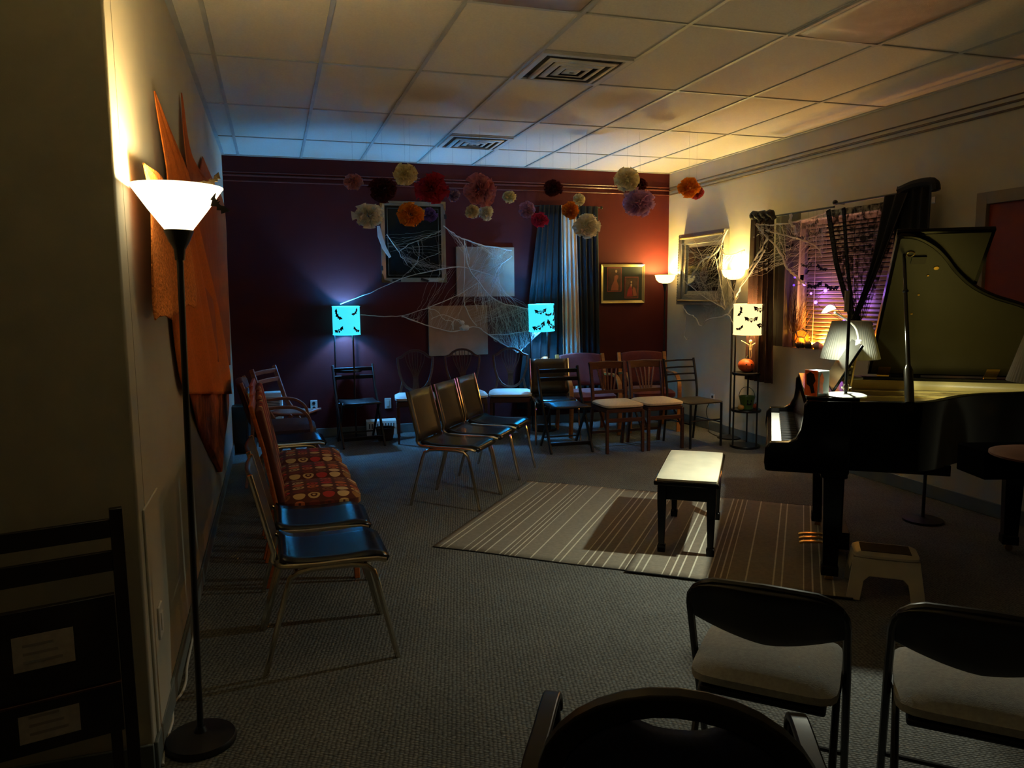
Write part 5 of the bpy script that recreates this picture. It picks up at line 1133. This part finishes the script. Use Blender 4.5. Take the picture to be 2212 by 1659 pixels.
drape('rust_cloth', 'mottled rust-orange cloth tapering to a point near the floor', [(398, 800), (410, 880), (436, 950), (468, 1018)], [(494, 800), (491, 880), (482, 950), (470, 1020)], 'orange_rust', .003, 20, .014, 3)
drape('felt_cloth', 'smooth orange felt drape with a tall spike, ending in a square hem', [(332, 196), (338, 280), (350, 390), (360, 500), (372, 690), (388, 820), (398, 852)], [(333, 197), (366, 285), (404, 390), (425, 500), (465, 660), (492, 800), (498, 851)], 'orange_felt', .018, 44, .020, 4)
drape('textured_cloth', 'rough bright orange cloth hanging nearest the camera behind the lamp pole', [(309, 352), (313, 420), (320, 540), (330, 640), (335, 692)], [(310, 353), (352, 395), (400, 520), (420, 620), (422, 655)], 'orange_rough', .050, 26, .012, 3, edge=.012)
# ================================================================ SMALL FIXTURES
def plate(name, label, p, rz, kind, group=None):
    t = thing(name, label, 'outlet' if kind else 'switch plate', tuple(p), rz, group)
    MB().box((0, -.004, 0), (.072, .008, .115)).build('plate', 'white_plastic', t, bev=.003)
    if kind:
        for z in (-.026, .026): MB().lathe([(0, 0), (.017, 0), (.017, .003), (0, .003)], 14).build('socket', 'black_paper', t).matrix_local = Matrix.Translation((0, -.008, z)) @ Matrix.Rotation(PI/2, 4, 'X')
    else: MB().box((0, -.0095, 0), (.030, .004, .062)).build('cover', 'white_plastic', t, bev=.001)
    return t
p = Py(678, 876, BACK); plate('wall_outlet', 'white power outlet on the maroon wall right of the purple armchair', (p.x, BACK, p.z), 0, 1)
p = Py(838, 871, BACK); plate('wall_plate', 'blank white wall plate left of the first shield-back chair', (p.x, BACK, p.z), 0, 0)
p = Px(1540, 862, XR); plate('wall_outlet', 'white outlet low on the cream right wall behind the ladder-back chair', (XR, p.y, p.z), -PI/2, 1)
p = Px(348, 1350, XL); plate('wall_plate', 'white wall plate low on the left wall beside the lamp base', (XL+.008, CY+.20, .43), PI/2, 0)
# white appliance, black speaker, basket, register
a, b = Py(563, 848, 8.27), Py(613, 912, 8.27); t = thing('wall_heater', 'white box-shaped wall unit low in the far left corner', 'heater', ((a.x+b.x)/2, BACK-.002, (a.z+b.z)/2))
MB().span((-(b.x-a.x)/2, -.10, -(a.z-b.z)/2-.06), ((b.x-a.x)/2, 0, (a.z-b.z)/2)).build('housing', 'white_plastic', t, bev=.012)
mb = MB()
for k in range(6): mb.span((-(b.x-a.x)/2+.03, -.103, .02+k*.016), ((b.x-a.x)/2-.03, -.099, .026+k*.016))
mb.build('grille', 'vent_dark', t)
p = Pz(522, 968); t = thing('floor_speaker', 'black box speaker on the floor in the dark left corner', 'speaker', (p.x+.02, 7.9, 0), rad(-20))
MB().span((-.10, -.12, 0), (.10, .12, .46)).build('cabinet', 'black_metal', t, bev=.01); MB().span((.10, -.10, .02), (.104, .10, .44)).build('grille_cloth', 'rug_black', t)
p = Pz(827, 957); t = thing('wicker_basket', 'small brown wicker basket on the floor under the blue lamp', 'basket', (p.x+.05, 8.0, 0))
MB().shell([(0, .0), (.075, 0), (.09, .06), (.097, .13), (.093, .135), (.085, .06), (.07, .008), (0, .008)], 24).build('body', 'wicker', t); MB().tube(arc((0, 0, .132), .095, 0, 2*PI, 24, (1, 0, 0), (0, 1, 0))[:-1], .007, 6, closed=True).build('rim', 'wicker', t)
a, b = Py(801, 900, BACK-.05), Py(846, 920, BACK-.05); t = thing('floor_register', 'white baseboard heat register at the foot of the maroon wall', 'register', ((a.x+b.x)/2, BACK-.012, 0))
hw = (b.x-a.x)/2+.05; MB().add([(-hw, 0, .17), (hw, 0, .17), (hw, -.05, .15), (-hw, -.05, .15), (-hw, -.075, .02), (hw, -.075, .02), (-hw, 0, .0), (hw, 0, .0), (-hw, -.075, 0), (hw, -.075, 0)], [(0, 1, 2, 3), (3, 2, 5, 4), (4, 5, 9, 8), (0, 3, 4, 8, 6), (1, 7, 9, 5, 2)]).build('housing', 'white_plastic', t)
mb = MB()
for k in range(10): x = -hw+.03+k*(2*hw-.06)/9; mb.box((x, -.064, .085), (.010, .006, .09), Matrix.Rotation(rad(11), 3, 'X'))
mb.build('louvre', 'vent_dark', t)
# cords
def cord(name, label, pts, r, m):
    P_ = smooth_path(pts, 6); o = P_[0]; ob = MB().tube([p-o for p in P_], r, 7).build(name, m); ob.location = o; return tag(ob, label, 'cord')
cord('extension_cord', 'white extension cord along the left wall behind the tall lamp base', [Pz(x, y, .006) for x, y in ((352, 1652), (356, 1610), (372, 1560), (374, 1522), (392, 1498), (402, 1470), (404, 1440), (412, 1400), (418, 1368), (424, 1335))], .005, 'white_plastic')
cord('power_cord', 'white cord looping down the wall behind the left chairs', [Py(505, 905, 8.34), Py(516, 906, 8.3), Py(524, 920, 8.22), Py(528, 945, 8.16), Pz(534, 962, .006)], .005, 'white_plastic')
cord('power_cord', 'black power cord hanging from the outlet by the ladder-back chair', [V((XR-.02, Px(1540, 862, XR).y, .35)), V((XR-.05, Px(1540, 862, XR).y+.05, .22)), V((XR-.04, Px(1540, 862, XR).y+.02, .10)), V((XR-.10, Px(1540, 862, XR).y-.1, .008)), V((4.45, 6.95, .008))], .004, 'black_metal')
